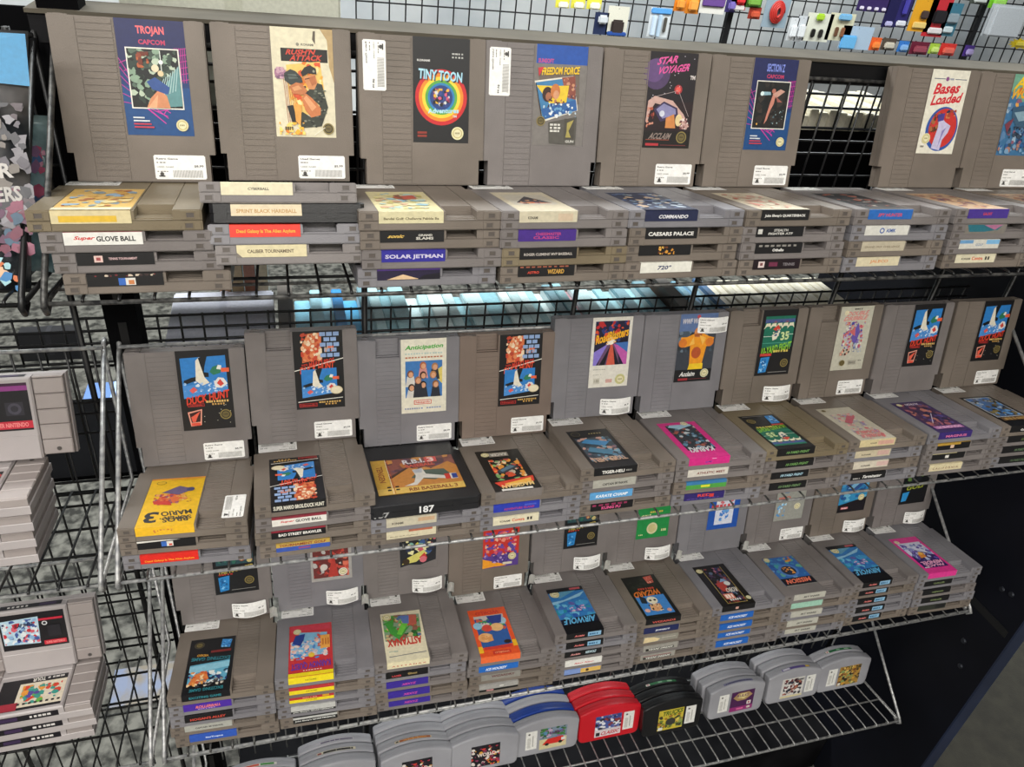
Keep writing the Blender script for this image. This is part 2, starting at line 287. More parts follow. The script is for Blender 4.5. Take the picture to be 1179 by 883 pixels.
def f_duck(a):
    a.rect(0, 0, 54, 93, '#19181a'); bird(a, 4, 38, 50, 86)
    a.text('DUCK HUNT', 6, 33.5, 51, 43, '#e2432c', 9, 2); a.bars(26, 32, 50, 34.5, '#e0b86c', 9, 2); a.bars(32, 29, 46, 31, '#d8a85c', 5, 4)
    a.rect(7, 28, 24, 31.6, '#b82f2c'); a.rect(7.6, 28.6, 23.4, 31, '#3a1414'); a.text('Nintendo', 9, 29, 22, 30.7, '#d03a34')
    a.poly([(6, 22), (21, 25), (19, 6), (8, 5)], '#e8a08c'); a.poly([(7.4, 20.5), (19.6, 23.4), (18, 10), (9, 9.5)], '#3a1d1a'); a.poly([(9, 16), (19, 22.5), (15, 15), (13, 10), (10, 10)], '#e5604a'); a.rect(8.6, 5.6, 18, 9, '#e0523e')
    a.seal(45, 17, 6, True)
    R = random.Random(5)
    for i in range(9): a.circ(R.uniform(22, 52), R.uniform(4, 30), .5, '#c8c4b4', None, 6)
def f_combo(a):
    a.rect(0, 0, 54, 93, '#151416')
    a.poly([(9, 56), (30, 60), (31, 91), (16, 90), (10, 78)], '#d87446'); a.blobs(8, 57, 31, 91, ['#e4b890', '#cf4a30', '#f0d8b8', '#b8442c', '#e08a5a'], 34, 4.4, 13)
    for i in range(5):
        for j in range(3):
            x = 29 + j * 7.4 - (i % 2) * 3; y = 62 + i * 6.2
            if x > 28: a.rect(x, y, min(50, x + 6.2), y + 4.6, '#8fa9d2')
    a.blobs(34, 68, 44, 75, ['#d8643c', '#c8a08c'], 5, 3, 3)
    a.text('SUPER', 8, 52.5, 15, 55, '#c83828', 8); a.text('MARIO BROS.', 16, 53, 45, 59, '#d03c2a', 9, 1)
    a.line(0, 47, 54, 60, 1, '#e8e4da'); a.text('DUCK HUNT', 6, 46, 44, 54, '#dd4a2c', 9, 2)
    bird(a, 7, 14, 46, 49); a.circ(45, 22, 7, '#d9c9a4', 5); a.circ(45, 22, 6, '#eadfc0', 4); a.line(2, 9.5, 52, 12.5, .9, '#e8e4da')
    a.rect(3, 3, 23, 7.5, '#a82c2a'); a.rect(4, 3.8, 22, 6.8, '#2a1010'); a.text('Nintendo', 5, 4.3, 21, 6.3, '#c83430'); a.bars(25, 7, 50, 9, '#d0a860', 9, 2); a.bars(32, 4.5, 46, 6.4, '#c89a50', 4, 4)
def f_combo_top(a):
    f_combo(a)
def f_antic(a):
    a.rect(0, 0, 54, 93, '#e4dfcc'); a.text('Anticipation', 5, 79, 50, 86, '#45a63c', 2, 2); a.bars(5, 74, 50, 76, '#b7c8c0', 14, 3); a.bars(5, 69.5, 50, 71.2, '#b86c4a', 12, 6); a.rect(5, 20, 49, 66, '#3e78b8')
    a.poly([(36, 50), (49, 58), (49, 36)], '#dcc86a')
    heads = [(11, 50, '#7a4a34'), (26, 60, '#b2623a'), (40, 58, '#a8764e'), (26, 48, '#3a2018'), (38, 48, '#b27a48'), (12, 33, '#3c2a20'), (26, 36, '#1f1816'), (41, 36, '#8a5a34'), (20, 42, '#a56a46')]
    R = random.Random(4)
    for x, y, h in heads:
        c = R.choice(['#262a34', '#d8d4cc', '#cf8f8a', '#3f6fa8', '#e2dccc']); a.poly([(x - 6, y - 16 if y > 45 else 20), (x + 6, y - 16 if y > 45 else 20), (x + 4, y - 3), (x - 4, y - 3)], c)
        a.circ(x, y, 4, h, 4.8, 14); a.circ(x + .4, y - .8, 2.8, '#d8a07c', 3.5, 12)
    a.rect(15, 11, 36, 16.5, '#cf4030'); a.rect(15.8, 11.8, 35.2, 15.7, '#eae4d4'); a.text('Nintendo', 17, 12.5, 34, 15, '#cf4030'); a.bars(4, 5, 26, 7, '#8f99b8', 8, 3); a.bars(30, 5, 48, 7, '#9aa4bc', 6, 5)
def f_road(a):
    a.rect(0, 0, 54, 93, '#e2ded2'); a.rect(4, 30, 50, 88, '#1d1a34'); a.blobs(4, 60, 50, 88, ['#23204a', '#b82a2c', '#141224', '#d8542c', '#2c3a78'], 22, 7, 3)
    a.poly([(20, 60), (34, 60), (40, 30), (10, 30)], '#6a4a6a'); a.poly([(26, 60), (28, 60), (36, 30), (22, 30)], '#d05a44')
    a.poly([(4, 48), (22, 58), (8, 30), (4, 30)], '#8c7ad0'); a.poly([(50, 52), (30, 58), (46, 30), (50, 30)], '#c05aa8'); a.poly([(50, 60), (32, 59), (50, 46)], '#3f6fb4'); a.poly([(12, 30), (20, 30), (26, 56)], '#14121f'); a.poly([(40, 30), (34, 30), (29, 57)], '#14121f')
    a.circ(26, 62, 5, '#f2ead8'); a.blobs(20, 57, 33, 67, ['#f6f2e8', '#f0c070'], 8, 3, 3)
    a.text('RoadBlasters', 5, 63, 50, 75, '#f2b224', 13, 3); a.bars(5, 24, 22, 25, '#a8a49a', 6, 2); a.bars(5, 17, 18, 18, '#b8b4aa', 4, 2); a.rect(6, 5, 15, 13, '#cfcabc'); a.bars(7, 7, 14, 11, '#a29c8c', 3, 1); a.rect(23, 6, 32, 11, '#d0a49a'); a.seal(43, 10, 7, False, '#c8c88c')
def f_wrestle(a):
    a.rect(0, 0, 54, 93, '#3a3f48'); a.rect(0, 66, 54, 93, '#5d74a0'); a.blobs(0, 40, 54, 70, ['#46535f', '#6a7a88', '#2b3036'], 16, 8, 4)
    a.text("WWF WrestleMania", 3, 80, 50, 87, '#d8d4d8', 1, 1); a.circ(26, 89, 2.6, '#c04a50')
    O = '#ee9a24'; D = '#d87a2a'
    a.poly([(20, 22), (38, 22), (42, 48), (50, 50), (52, 60), (44, 62), (36, 66), (22, 66), (12, 62), (4, 62), (2, 50), (10, 48), (18, 50)], O)
    a.circ(7, 54, 6, D); a.circ(46, 54, 6, D); a.circ(28, 68, 6, '#d98c50', 7); a.circ(28, 40, 7, '#b8542c', 8); a.poly([(22, 66), (34, 66), (33, 62), (23, 62)], '#a85a2c'); a.poly([(16, 50), (22, 62), (24, 52)], '#f6bc54'); a.poly([(30, 64), (40, 60), (36, 50)], '#f6bc54')
    a.poly([(18, 16), (40, 16), (40, 25), (20, 25)], '#f0c828'); a.rect(0, 0, 54, 17, '#17161a'); a.text('Acclaim', 8, 7.5, 30, 14, '#e4e2de', 0, 2); a.seal(44, 11, 6, False, '#d4d4b4'); a.rect(6, 2, 20, 5, '#a02c34'); a.rect(21, 3, 48, 3.8, '#6d2a2c')
def f_yard(a):
    a.rect(0, 0, 54, 93, '#18181a'); a.rect(5, 40, 51, 84, '#1e6e58'); a.rect(5, 75, 51, 80, '#4a5a8c')
    for i in range(5): a.poly([(8 + i * 9, 75), (12 + i * 9, 78), (15 + i * 9, 75)], '#8a5070' if i % 2 else '#3a4a86')
    for x in (7, 16, 25, 34, 43): a.poly([(x - 3, 66), (x, 74), (x + 6, 74.5), (x + 8, 67), (x + 5, 70), (x + 1, 70)], '#e6dfc2')
    a.poly([(18, 66), (26, 72), (30, 66), (24, 63)], '#cf4436'); a.poly([(18, 58), (30, 62), (26, 52), (20, 50)], '#e8e2cc'); a.blobs(16, 56, 30, 66, ['#e8e2cc', '#344c80'], 8, 3, 2)
    a.line(5, 56, 18, 56, .8, '#d8e8d8'); a.line(42, 58, 51, 58, .8, '#d8e8d8'); a.text('35', 32, 50, 45, 62, '#cfe0a0', 4); a.rect(5, 46, 51, 47, '#4a9a84')
    a.text('10-YARD FIGHT', 5, 33, 51, 44, '#8cc83a', 10, 2); a.bars(24, 33, 48, 36, '#d8c060', 6, 2); a.rect(4, 28, 22, 32, '#b02c30'); a.text('Nintendo', 5, 28.8, 21, 31.2, '#e05a4c')
    a.poly([(6, 26), (20, 27), (17, 5), (5, 4)], '#2c86cc'); a.blobs(7, 6, 16, 24, ['#8cc8f0', '#1d5f9e', '#c8e4f4'], 10, 3, 5); a.seal(44, 17, 6, True); a.rect(20, 4, 50, 4.8, '#8f8c88')
def f_eagle(a):
    a.rect(0, 0, 54, 93, '#c2bfae'); a.bars(22, 88, 36, 90, '#4a463e', 4, 2); a.text('DOUBLE', 12, 80, 46, 86, '#d88480', 2, 3); a.text('DRIBBLE', 8, 73, 46, 79, '#d88480', 2, 3); a.circ(10, 84, 3.5, '#e2d8b4')
    a.blobs(11, 32, 44, 71, ['#c96a70', '#7a6ab8', '#d8d4cc', '#4a489c', '#d88a7a', '#b4a8c8', '#c85a6a', '#8a4f9a'], 62, 4, 17); a.poly([(24, 48), (32, 70), (37, 56), (33, 36)], '#6a58a8'); a.poly([(20, 56), (28, 64), (30, 50)], '#cf6a6c')
    a.blobs(10, 22, 26, 32, ['#d8604e', '#3a2a28', '#e8a890'], 12, 3, 2); a.blobs(30, 26, 46, 40, ['#a8b4c8', '#6a78a8', '#d8d4cc'], 12, 3, 4); a.seal(17, 11, 4.4, True); a.rect(28, 8, 40, 14, '#a09c8e'); a.bars(29, 10, 39, 12, '#7a776c', 4, 2); a.bars(43, 13, 49, 14, '#4a463e', 2, 2)
# row three, partly hidden: only the lower part is seen
def f_black_blue(a):
    a.rect(0, 0, 54, 93, '#161618'); a.rect(4, 44, 50, 88, '#2a4a50'); a.blobs(5, 45, 49, 86, ['#2f6a5a', '#a0503c', '#c8b878', '#1d2c34'], 20, 6, 4); a.text('THE MANAGER', 5, 33, 50, 39, '#b8a24c', 9, 1); a.bars(6, 29, 24, 31, '#b0342c', 5, 2); a.poly([(5, 26), (19, 28), (17, 6), (6, 4)], '#2a82c4'); a.blobs(7, 8, 16, 24, ['#7cc0ee', '#1c5f9a'], 8, 3, 5); a.seal(43, 18, 6, True); a.rect(20, 5, 50, 5.8, '#8a8884')
def f_grey_red(a):
    a.rect(0, 0, 54, 93, '#a7a4a0'); a.rect(3, 5, 50, 90, '#6a2e2c'); a.blobs(3, 5, 50, 60, ['#c0483c', '#8e2c2a', '#d87058', '#4a2422', '#b8b4b0'], 30, 7, 6); a.poly([(22, 6), (30, 44), (36, 6)], '#b43a32'); a.circ(17, 22, 5, '#cfc8c0'); a.seal(42, 12, 6, False, '#e6e2d8')
def f_torn(a):
    a.poly([(2, 5), (14, 8), (30, 6), (44, 10), (52, 12), (54, 93), (0, 93)], '#23262c'); a.blobs(10, 22, 52, 90, ['#d8cc5a', '#e6e0a8', '#3c5a8c', '#28324a', '#c85a6a', '#7fb0a4'], 40, 8, 12); a.poly([(4, 10), (12, 20), (34, 30), (40, 24), (24, 12)], '#d8d070'); a.circ(10, 14, 5, '#3a2c1c'); a.poly([(28, 18), (36, 26), (40, 16)], '#c83a34'); a.circ(34, 15, 5, '#d8707c')
def f_ddragon(a):
    a.rect(0, 0, 54, 93, '#c9342c'); a.rect(0, 0, 54, 20, '#5a3f8c'); a.poly([(0, 16), (36, 3), (0, 0)], '#f0a02c'); a.text('DOUBLE', 6, 79, 44, 90, '#f0a22c'); a.text('DRAGON', 11, 66, 52, 77, '#f0a22c', 2); a.rect(3, 58, 51, 60, '#c9342c')
    a.blobs(3, 20, 51, 60, ['#d8586a', '#b83a6a', '#e48a78', '#7a4a9c', '#e8b8a0', '#5a4a9a'], 44, 6, 9); a.blobs(2, 8, 52, 24, ['#6a4fa0', '#46347c', '#b8a0d0'], 18, 5, 5); a.poly([(0, 14), (36, 2), (20, 2), (0, 6)], '#f0a02c'); a.poly([(44, 62), (51, 62), (50, 50)], '#1c1c1e'); a.seal(44, 17, 6); a.rect(30, 4, 44, 8, '#d8d0b8')
def f_green(a):
    a.rect(0, 0, 54, 93, '#1f8a44'); a.text('GOLF', 6, 34, 22, 42, '#d8d8a0', 2); a.bars(20, 44, 42, 47, '#c8b850', 6, 2); a.circ(26, 17, 9, '#d6d0a4', 10); a.circ(26, 17, 6.5, '#c8bf86', 7.4); a.bars(4, 6, 12, 8, '#d8d8a0', 3, 3); a.bars(42, 10, 51, 14, '#d8d8a0', 3, 3); a.blobs(6, 55, 50, 88, ['#2fa458', '#c8cc70', '#186c36'], 14, 6, 3)
def f_bluewhite(a):
    a.rect(0, 0, 54, 93, '#2154ac'); a.rect(12, 8, 44, 70, '#d8dcea'); a.blobs(20, 14, 36, 34, ['#6aa4e0', '#3f7fd0'], 8, 6, 3); a.bars(4, 38, 46, 44, '#d04a50', 6, 1); a.blobs(12, 44, 44, 70, ['#d8707a', '#b8c4e0', '#e8e8ec'], 10, 6, 6)
def f_greyblue(a):
    a.rect(0, 0, 54, 93, '#9c9c94'); a.blobs(4, 8, 20, 32, ['#6ab0e0', '#4a90cc', '#bcdcf0'], 12, 4, 3); a.text('PRO', 4, 36, 26, 44, '#c86a5c', 4); a.seal(41, 24, 6, False, '#dcd8c0'); a.blobs(4, 50, 50, 88, ['#8a8a8c', '#6a88a8', '#b8b4ac'], 16, 8, 3)
def f_jet(a):
    a.rect(0, 0, 54, 93, '#14141a'); a.rect(0, 26, 54, 88, '#2f7fb4'); a.poly([(0, 28), (0, 14), (30, 14), (54, 26), (54, 40)], '#2f8fc0'); a.blobs(0, 20, 54, 86, ['#3f96c8', '#235f9e', '#6ab4d4', '#1d4f8a', '#3aa0b0'], 32, 9, 3); a.poly([(6, 50), (34, 66), (54, 60), (30, 40)], '#2a4f8c'); a.poly([(12, 44), (48, 74), (50, 66), (24, 44)], '#7fb8dc'); a.rect(0, 0, 54, 14, '#101014'); a.poly([(0, 14), (54, 14), (54, 26)], '#101014'); a.rect(6, 6, 20, 10, '#d06a70'); a.text('Acclaim', 7, 6.8, 19, 9.4, '#efe4e2'); a.seal(43, 26, 6)
def f_jet_flat(a):
    a.rect(0, 0, 54, 93, '#12131a'); a.rect(0, 8, 54, 70, '#2f77b8'); a.poly([(0, 66), (54, 74), (54, 84), (0, 78)], '#12131a'); a.blobs(0, 30, 54, 72, ['#3f96c8', '#2456a4', '#6ab4d4', '#2a8a9e', '#3a6ab4', '#5a5aa0'], 36, 9, 8)
    a.poly([(8, 6), (40, 22), (50, 16), (30, 4)], '#5a98b8'); a.poly([(0, 12), (36, 26), (54, 28), (54, 34), (10, 22)], '#8cc0dc'); a.seal(45, 12, 7); a.rect(0, 0, 54, 8, '#12131a'); a.rect(4, 2, 20, 6, '#b85058')
    a.blobs(10, 40, 34, 52, ['#7a6ab0', '#c8a8c8'], 10, 4, 3); a.poly([(0, 62), (54, 66), (54, 78), (0, 76)], '#161a2c'); a.text('AIRWOLF', 4, 64, 50, 76, '#5fb0dc', 0, 3); a.rect(0, 79, 54, 93, '#0f0f14')
def f_blackgreen(a):
    a.rect(0, 0, 54, 93, '#17171a'); a.text('GOLF', 10, 28, 48, 37, '#9aa43a', 6, 3); a.poly([(4, 22), (18, 24), (14, 6), (4, 5)], '#2f90d0'); a.blobs(5, 40, 50, 88, ['#1f5a3c', '#20242a', '#5a7a3c'], 14, 8, 2)
# flat-lying carts: pictures on the upper face
def f_yellow3(a):
    a.rect(0, 0, 54, 93, '#e3b41c'); a.rect(0, 0, 54, 3, '#d88a24'); a.text('SUPER', 4, 76, 30, 83, '#3a3430', 0, -2); a.text('MARIO', 5, 66, 34, 75, '#33302e', 3, -2); a.text('BROS.', 7, 78, 33, 87, '#33302e', 2, -2); a.text('3', 36, 66, 49, 86, '#2a2c34')
    a.poly([(12, 44), (24, 52), (42, 44), (40, 34), (24, 32)], '#d86a3a'); a.blobs(12, 32, 46, 54, ['#c8402c', '#e09a5a', '#8a4a6a', '#d8b46a'], 20, 4, 6); a.poly([(26, 56), (44, 52), (46, 46), (30, 47)], '#c43a2c'); a.poly([(8, 26), (22, 36), (40, 30), (24, 18)], '#6a5a7c'); a.circ(12, 26, 4, '#4a4a70'); a.blobs(8, 38, 22, 52, ['#d8a83a', '#b88a2c'], 8, 3, 4); a.circ(43, 10, 5, '#7a6a2c', 3.4); a.circ(43, 10, 4.3, '#dcae20', 2.8); a.rect(3, 5, 34, 6, '#cf9a2c')
def f_racer(a):
    a.rect(0, 0, 54, 93, '#17150f'); a.blobs(8, 22, 52, 70, ['#d8542c', '#e89a3c', '#7fae6a', '#c8b8a0', '#b84a3c', '#e8d8b0'], 36, 7, 5); a.rect(16, 6, 40, 16, '#8a8278'); a.text('RACER', 18, 8, 38, 14, '#d8d4c8'); a.poly([(12, 44), (36, 56), (42, 50), (20, 36)], '#3a444c'); a.poly([(16, 42), (34, 52), (36, 48), (22, 38)], '#5c7a8c'); a.circ(46, 46, 7, '#e0502c'); a.blobs(40, 38, 52, 54, ['#f0a04c', '#d8361c'], 8, 4, 4)
    a.poly([(2, 66), (50, 74), (44, 86), (4, 78)], '#d8402a'); a.poly([(6, 70), (40, 78), (30, 84), (8, 80)], '#f0b44c'); a.text('MAGICIAN', 6, 79, 44, 87, '#e8c884', 4, 1); a.rect(44, 0, 54, 70, '#14130f'); a.rect(10, 89, 46, 93, '#dcd8d0'); a.seal(44, 10, 5)
def f_tank(a):
    a.rect(0, 0, 54, 93, '#151417'); a.rect(6, 20, 50, 78, '#3a4a56'); a.blobs(6, 20, 50, 78, ['#8a6a72', '#5f86a0', '#c49a8c', '#2c3a48', '#7aa4b8'], 34, 7, 3); a.poly([(10, 34), (38, 24), (46, 32), (20, 44)], '#3f86b8'); a.poly([(14, 56), (40, 44), (46, 54), (20, 66)], '#4a7f9c'); a.circ(45, 10, 6, '#5c543c'); a.circ(45, 10, 5, '#211e1a'); a.text('TIGER-HELI', 6, 70, 48, 80, '#c8a488', 2, -2); a.bars(12, 10, 30, 12, '#b0a06a', 5, 4)
def f_magenta(a):
    a.rect(0, 0, 54, 93, '#cf2a80'); a.rect(8, 8, 46, 74, '#2a343e'); a.blobs(8, 8, 46, 74, ['#5f8aa4', '#a05a4a', '#31404a', '#b8c4c8', '#7a4a50', '#23282e', '#4f7f98'], 44, 6, 9); a.poly([(10, 12), (30, 20), (44, 14), (40, 8), (12, 8)], '#9ac0d4'); a.text('KABUKI', 12, 68, 44, 80, '#cfcfd2', 2, 2); a.seal(18, 6, 5, False, '#d8d4bc')
def f_cream_pink(a):
    a.rect(0, 0, 54, 93, '#bdb6a4'); a.blobs(10, 20, 46, 90, ['#c87a80', '#b8b0b0', '#d8a8a0', '#9a8aa8', '#d06a70', '#cfc4b0'], 60, 5, 7); a.poly([(14, 30), (34, 50), (40, 44), (24, 26)], '#b85a68'); a.text('DOUBLE', 10, 70, 46, 78, '#cf7a78', 0, 3); a.text('DRIBBLE', 10, 80, 46, 88, '#cf7a78', 0, 3); a.seal(47, 8, 3, True)
def f_purple(a):
    a.rect(0, 0, 54, 93, '#3a2a5c'); a.rect(4, 4, 50, 74, '#4a2f50'); a.blobs(4, 8, 50, 74, ['#7a4a5c', '#a8606a', '#2c2848', '#c07a6a', '#46386c', '#5a4a8c'], 40, 8, 3); a.text('ALTRON', 14, 6, 36, 12, '#d8c8d8', 0, 1); a.seal(46, 9, 4); a.rect(4, 76, 50, 84, '#a86aa0'); a.text('MAGNUS', 8, 77, 46, 83, '#e4b0cc'); a.line(20, 40, 40, 66, 1, '#d8d0e0')
def f_brown_blue(a):
    a.rect(0, 0, 54, 93, '#111216'); a.rect(4, 4, 50, 66, '#c8c8c4'); a.rect(5.5, 5.5, 48.5, 64.5, '#4a6a98'); a.blobs(6, 6, 48, 64, ['#6a5a34', '#8a7a4a', '#3f6fae', '#a8b4c0', '#38342a', '#6aa0d8'], 44, 7, 6); a.rect(4, 68, 50, 78, '#6a5034'); a.bars(8, 70, 46, 76, '#a8844c', 6, 2)
def f_icehut(a):
    a.rect(0, 0, 54, 93, '#151518'); a.seal(43, 11, 6, True, '#4a4434'); a.poly([(4, 6), (16, 4), (17, 18), (6, 20)], '#3f90d4'); a.blobs(5, 6, 16, 19, ['#7cc0f0', '#2a6ab0'], 8, 3, 3); a.text('VIDEO', 30, 28, 44, 32, '#d8a040', -6); a.rect(4, 23, 28, 27, '#7a2a28'); a.text('EXCITING GAME', 4, 34, 50, 40, '#2f7a88', -4, 0)
    a.poly([(4, 42), (50, 46), (50, 78), (6, 76)], '#5fa4c0'); a.poly([(4, 44), (50, 48), (50, 60), (4, 54)], '#8cc4d8'); a.blobs(5, 58, 50, 78, ['#23356c', '#c8d8e4', '#1c2140', '#e0e4e0'], 26, 5, 8); a.poly([(30, 58), (42, 62), (50, 80), (38, 78), (26, 72)], '#d87a3c'); a.blobs(28, 58, 50, 82, ['#e8a050', '#c85a34', '#f0d0a0'], 14, 4, 3); a.blobs(8, 72, 40, 84, ['#d0c8b8', '#8a8480', '#3a3a3c'], 12, 4, 3); a.text('EXCITING GAME', 8, 86, 46, 91, '#2f7f8a')
def f_redyellow(a):
    a.rect(0, 0, 54, 93, '#c23238'); a.rect(2, 2, 52, 12, '#c83a4c'); a.seal(44, 12, 5); a.poly([(6, 18), (40, 14), (52, 40), (52, 60), (8, 58)], '#7fb4d4'); a.blobs(6, 30, 52, 64, ['#d8d4d0', '#e8c8c0', '#4a86c8', '#c8b8c0', '#e0a890', '#b8c8d0'], 44, 5.5, 5); a.poly([(34, 18), (46, 20), (50, 34), (40, 40), (36, 30)], '#1f3a86'); a.rect(3, 24, 15, 48, '#e8a44a'); a.bars(4, 30, 14, 42, '#c8742c', 3, 4); a.circ(26, 58, 4, '#e0b83a')
    a.blobs(14, 16, 22, 44, ['#c84a3c', '#e0a890'], 6, 4, 8); a.text('KARNOV QUEST', 3, 68, 51, 81, '#6a3a9c', 2, 0); a.bars(14, 83, 38, 84.5, '#e8c4b8', 7, 3); a.rect(0, 87, 54, 93, '#ecd422')
def f_astyanax(a):
    a.rect(0, 0, 54, 93, '#ded6b8'); a.poly([(2, 8), (52, 4), (52, 54), (34, 60), (18, 48), (4, 50)], '#7f9a7c'); a.blobs(4, 6, 52, 52, ['#3c8a3a', '#5aae3c', '#a84a3a', '#506a9c', '#c8b080', '#8a5a4a', '#2a5a30'], 46, 7, 4); a.poly([(14, 26), (34, 54), (44, 42), (50, 20), (36, 12), (40, 30), (30, 40)], '#3f9438'); a.poly([(18, 24), (30, 46), (36, 44), (28, 24)], '#6ac040'); a.poly([(6, 10), (18, 8), (20, 30), (8, 30)], '#b85a4a'); a.poly([(16, 10), (28, 8), (26, 24), (18, 26)], '#5a74b0')
    a.seal(46, 9, 6); a.text('ASTYANAX', 5, 52, 50, 66, '#c8352c', 0, 0); a.bars(38, 74, 50, 76, '#b0c0b0', 5, 2); a.line(2, 82, 50, 84, .7, '#4a5a7a')
def f_orange(a):
    a.rect(0, 0, 54, 93, '#e2562a'); a.poly([(6, 14), (48, 16), (48, 76), (6, 74)], '#2a5a9c'); a.rect(6, 14, 48, 24, '#c8c0b8'); a.text('WORLD', 10, 5, 44, 12, '#c83a30'); a.blobs(6, 20, 48, 46, ['#3f9a58', '#c85a44', '#2a4a94', '#d8d0c4', '#8a5a98'], 30, 6, 6); a.circ(40, 58, 10, '#e4a86a', 9); a.circ(20, 40, 9, '#e6b87a', 8); a.circ(46, 34, 6, '#8fc0d8', 7); a.circ(10, 28, 6, '#a8c8d8', 7); a.circ(34, 40, 7, '#cf4a3c', 7); a.poly([(8, 16), (30, 16), (26, 32), (12, 32)], '#22408c'); a.blobs(30, 52, 46, 66, ['#e8b880', '#d8985a'], 8, 5, 5); a.circ(12, 70, 5, '#2b201c', 3.4); a.rect(0, 68, 6, 80, '#efb82a'); a.rect(48, 74, 54, 86, '#efb82a'); a.rect(8, 76, 46, 81, '#c83c34'); a.rect(12, 85, 36, 91, '#c8382c'); a.text('WORLD', 14, 86.4, 34, 89.6, '#f09a6a')
def f_skel(a):
    a.rect(0, 0, 54, 93, '#151315'); a.poly([(6, 2), (20, 4), (18, 20), (8, 18)], '#c85a4c'); a.blobs(7, 4, 18, 18, ['#e8a090', '#8a2c28'], 7, 3, 3); a.blobs(22, 6, 50, 28, ['#1f1d1c', '#262422'], 8, 6, 3); a.rect(6, 46, 50, 86, '#3f80c4'); a.text('WIZARD', 8, 34, 50, 46, '#d8742c', 3, 3); a.bars(14, 28, 40, 32, '#b84030', 7, 2)
    a.circ(28, 56, 8, '#e0d8c0', 8); a.circ(24, 56, 2, '#1c1a1a'); a.circ(31, 56, 2, '#1c1a1a'); a.poly([(20, 64), (36, 64), (38, 76), (30, 80), (20, 78)], '#d8a070'); a.blobs(20, 64, 38, 80, ['#1c1a1a', '#e0d0b0'], 10, 3, 4); a.circ(44, 76, 4, '#d8a8a0'); a.circ(12, 80, 3.5, '#cf9a8c'); a.poly([(36, 50), (44, 44), (46, 60), (38, 62)], '#1c2030')
def f_robot(a):
    a.rect(0, 0, 54, 93, '#17140f'); a.line(10, 6, 10, 88, .7, '#b8a054'); a.line(42, 6, 42, 88, .7, '#b8a054'); a.line(10, 88, 42, 88, .7, '#b8a054'); a.blobs(11, 8, 41, 88, ['#4a3450', '#5a6a80', '#23201f', '#8a4038', '#2c3a54'], 40, 6, 4); a.poly([(20, 40), (38, 44), (36, 62), (28, 64)], '#a83a30'); a.circ(20, 46, 5, '#cfd0cc'); a.poly([(16, 40), (24, 34), (30, 42)], '#7a9ac0'); a.text('ROBO', 12, 56, 30, 66, '#cfc8bc', 0, 2); a.rect(24, 68, 40, 80, '#d87a64'); a.bars(26, 70, 39, 78, '#f0e0d4', 3, 1); a.bars(18, 80, 36, 84, '#d8d8d4', 5, 3); a.seal(48, 12, 5); a.circ(5, 82, 4, '#cfc9a0'); a.blobs(12, 8, 26, 22, ['#a86a78', '#4a3a6a'], 6, 4, 2)
def f_bluerobot(a):
    a.poly([(0, 4), (54, 4), (54, 72), (0, 72)], '#2a62a8'); a.blobs(0, 4, 54, 60, ['#3a86b8', '#5fa494', '#23509a', '#3f9a9e', '#6a9ac8'], 24, 8, 6); a.seal(48, 8, 5); a.circ(28, 38, 16, '#4a7ac0', 15, 26); a.circ(28, 38, 12, '#1a2438', 11); a.blobs(20, 30, 36, 46, ['#d88a3c', '#e8b860', '#26304a'], 12, 4, 4); a.blobs(8, 6, 20, 18, ['#e0a03c', '#c87a2c'], 6, 4, 3); a.rect(0, 56, 54, 72, '#151520'); a.text('MISSION', 6, 58, 48, 68, '#e8785c', 2, 3); a.poly([(0, 72), (54, 72), (54, 74), (0, 73)], '#8e8b84')
def f_pink(a):
    a.rect(0, 0, 54, 93, '#d83a8c'); a.rect(5, 14, 49, 80, '#3a2a62'); a.poly([(5, 14), (49, 14), (49, 44), (30, 34), (5, 50)], '#d0d0e0'); a.blobs(5, 16, 49, 66, ['#8a98c8', '#5a4a9a', '#cfd4e8', '#7a6ab4', '#b0b8dc'], 30, 7, 6); a.poly([(22, 42), (34, 46), (36, 56), (24, 54)], '#d8883c'); a.circ(28, 44, 4, '#e8b050'); a.rect(5, 62, 49, 80, '#3a2460'); a.text('MENDEL', 7, 64, 47, 72, '#efa8c8', 2, 2); a.text('PALACE', 10, 73, 44, 79, '#efa8c8', 2, 2); a.seal(46, 11, 5, False, '#e4a8c0'); a.rect(40, 78, 49, 80, '#dcdce0')
def f_bandai(a):
    a.rect(0, 0, 54, 93, '#cfc496'); a.blobs(6, 10, 50, 84, ['#a8c0b8', '#d8cc8a', '#8fb4c0', '#c8a080', '#dcd4a8', '#c4b870'], 36, 9, 3); a.poly([(14, 20), (34, 30), (26, 44), (12, 36)], '#b8503c'); a.poly([(26, 18), (32, 22), (24, 50)], '#7a4a34')
def f_rocket(a):
    a.rect(0, 0, 54, 93, '#c0b59c'); a.rect(6, 14, 48, 64, '#b8b0a0'); a.poly([(10, 56), (26, 22), (44, 54), (28, 50)], '#2a2830'); a.poly([(10, 58), (44, 56), (28, 50)], '#c86a3c'); a.blobs(16, 40, 40, 60, ['#4a5a8c', '#d8a070', '#2c2a34'], 10, 4, 2)
def f_commando(a):
    a.rect(0, 0, 54, 93, '#20304e'); a.blobs(0, 6, 54, 86, ['#6a86a8', '#a8b4c0', '#4a5f86', '#c0a890', '#7a8a98'], 34, 8, 3); a.rect(0, 84, 54, 93, '#1c2440')
def f_qback(a):
    a.rect(0, 0, 54, 93, '#c0b49c'); a.blobs(8, 8, 48, 84, ['#b86a58', '#c8a890', '#cf8a78', '#d8ccb4'], 30, 8, 7); a.rect(0, 88, 54, 93, '#cbc3ae')
def f_spy(a):
    a.rect(0, 0, 54, 93, '#1f1e20'); a.blobs(4, 6, 50, 80, ['#6a3a38', '#2c2a2c', '#a8604c', '#3a3436', '#8a8078'], 30, 7, 3)
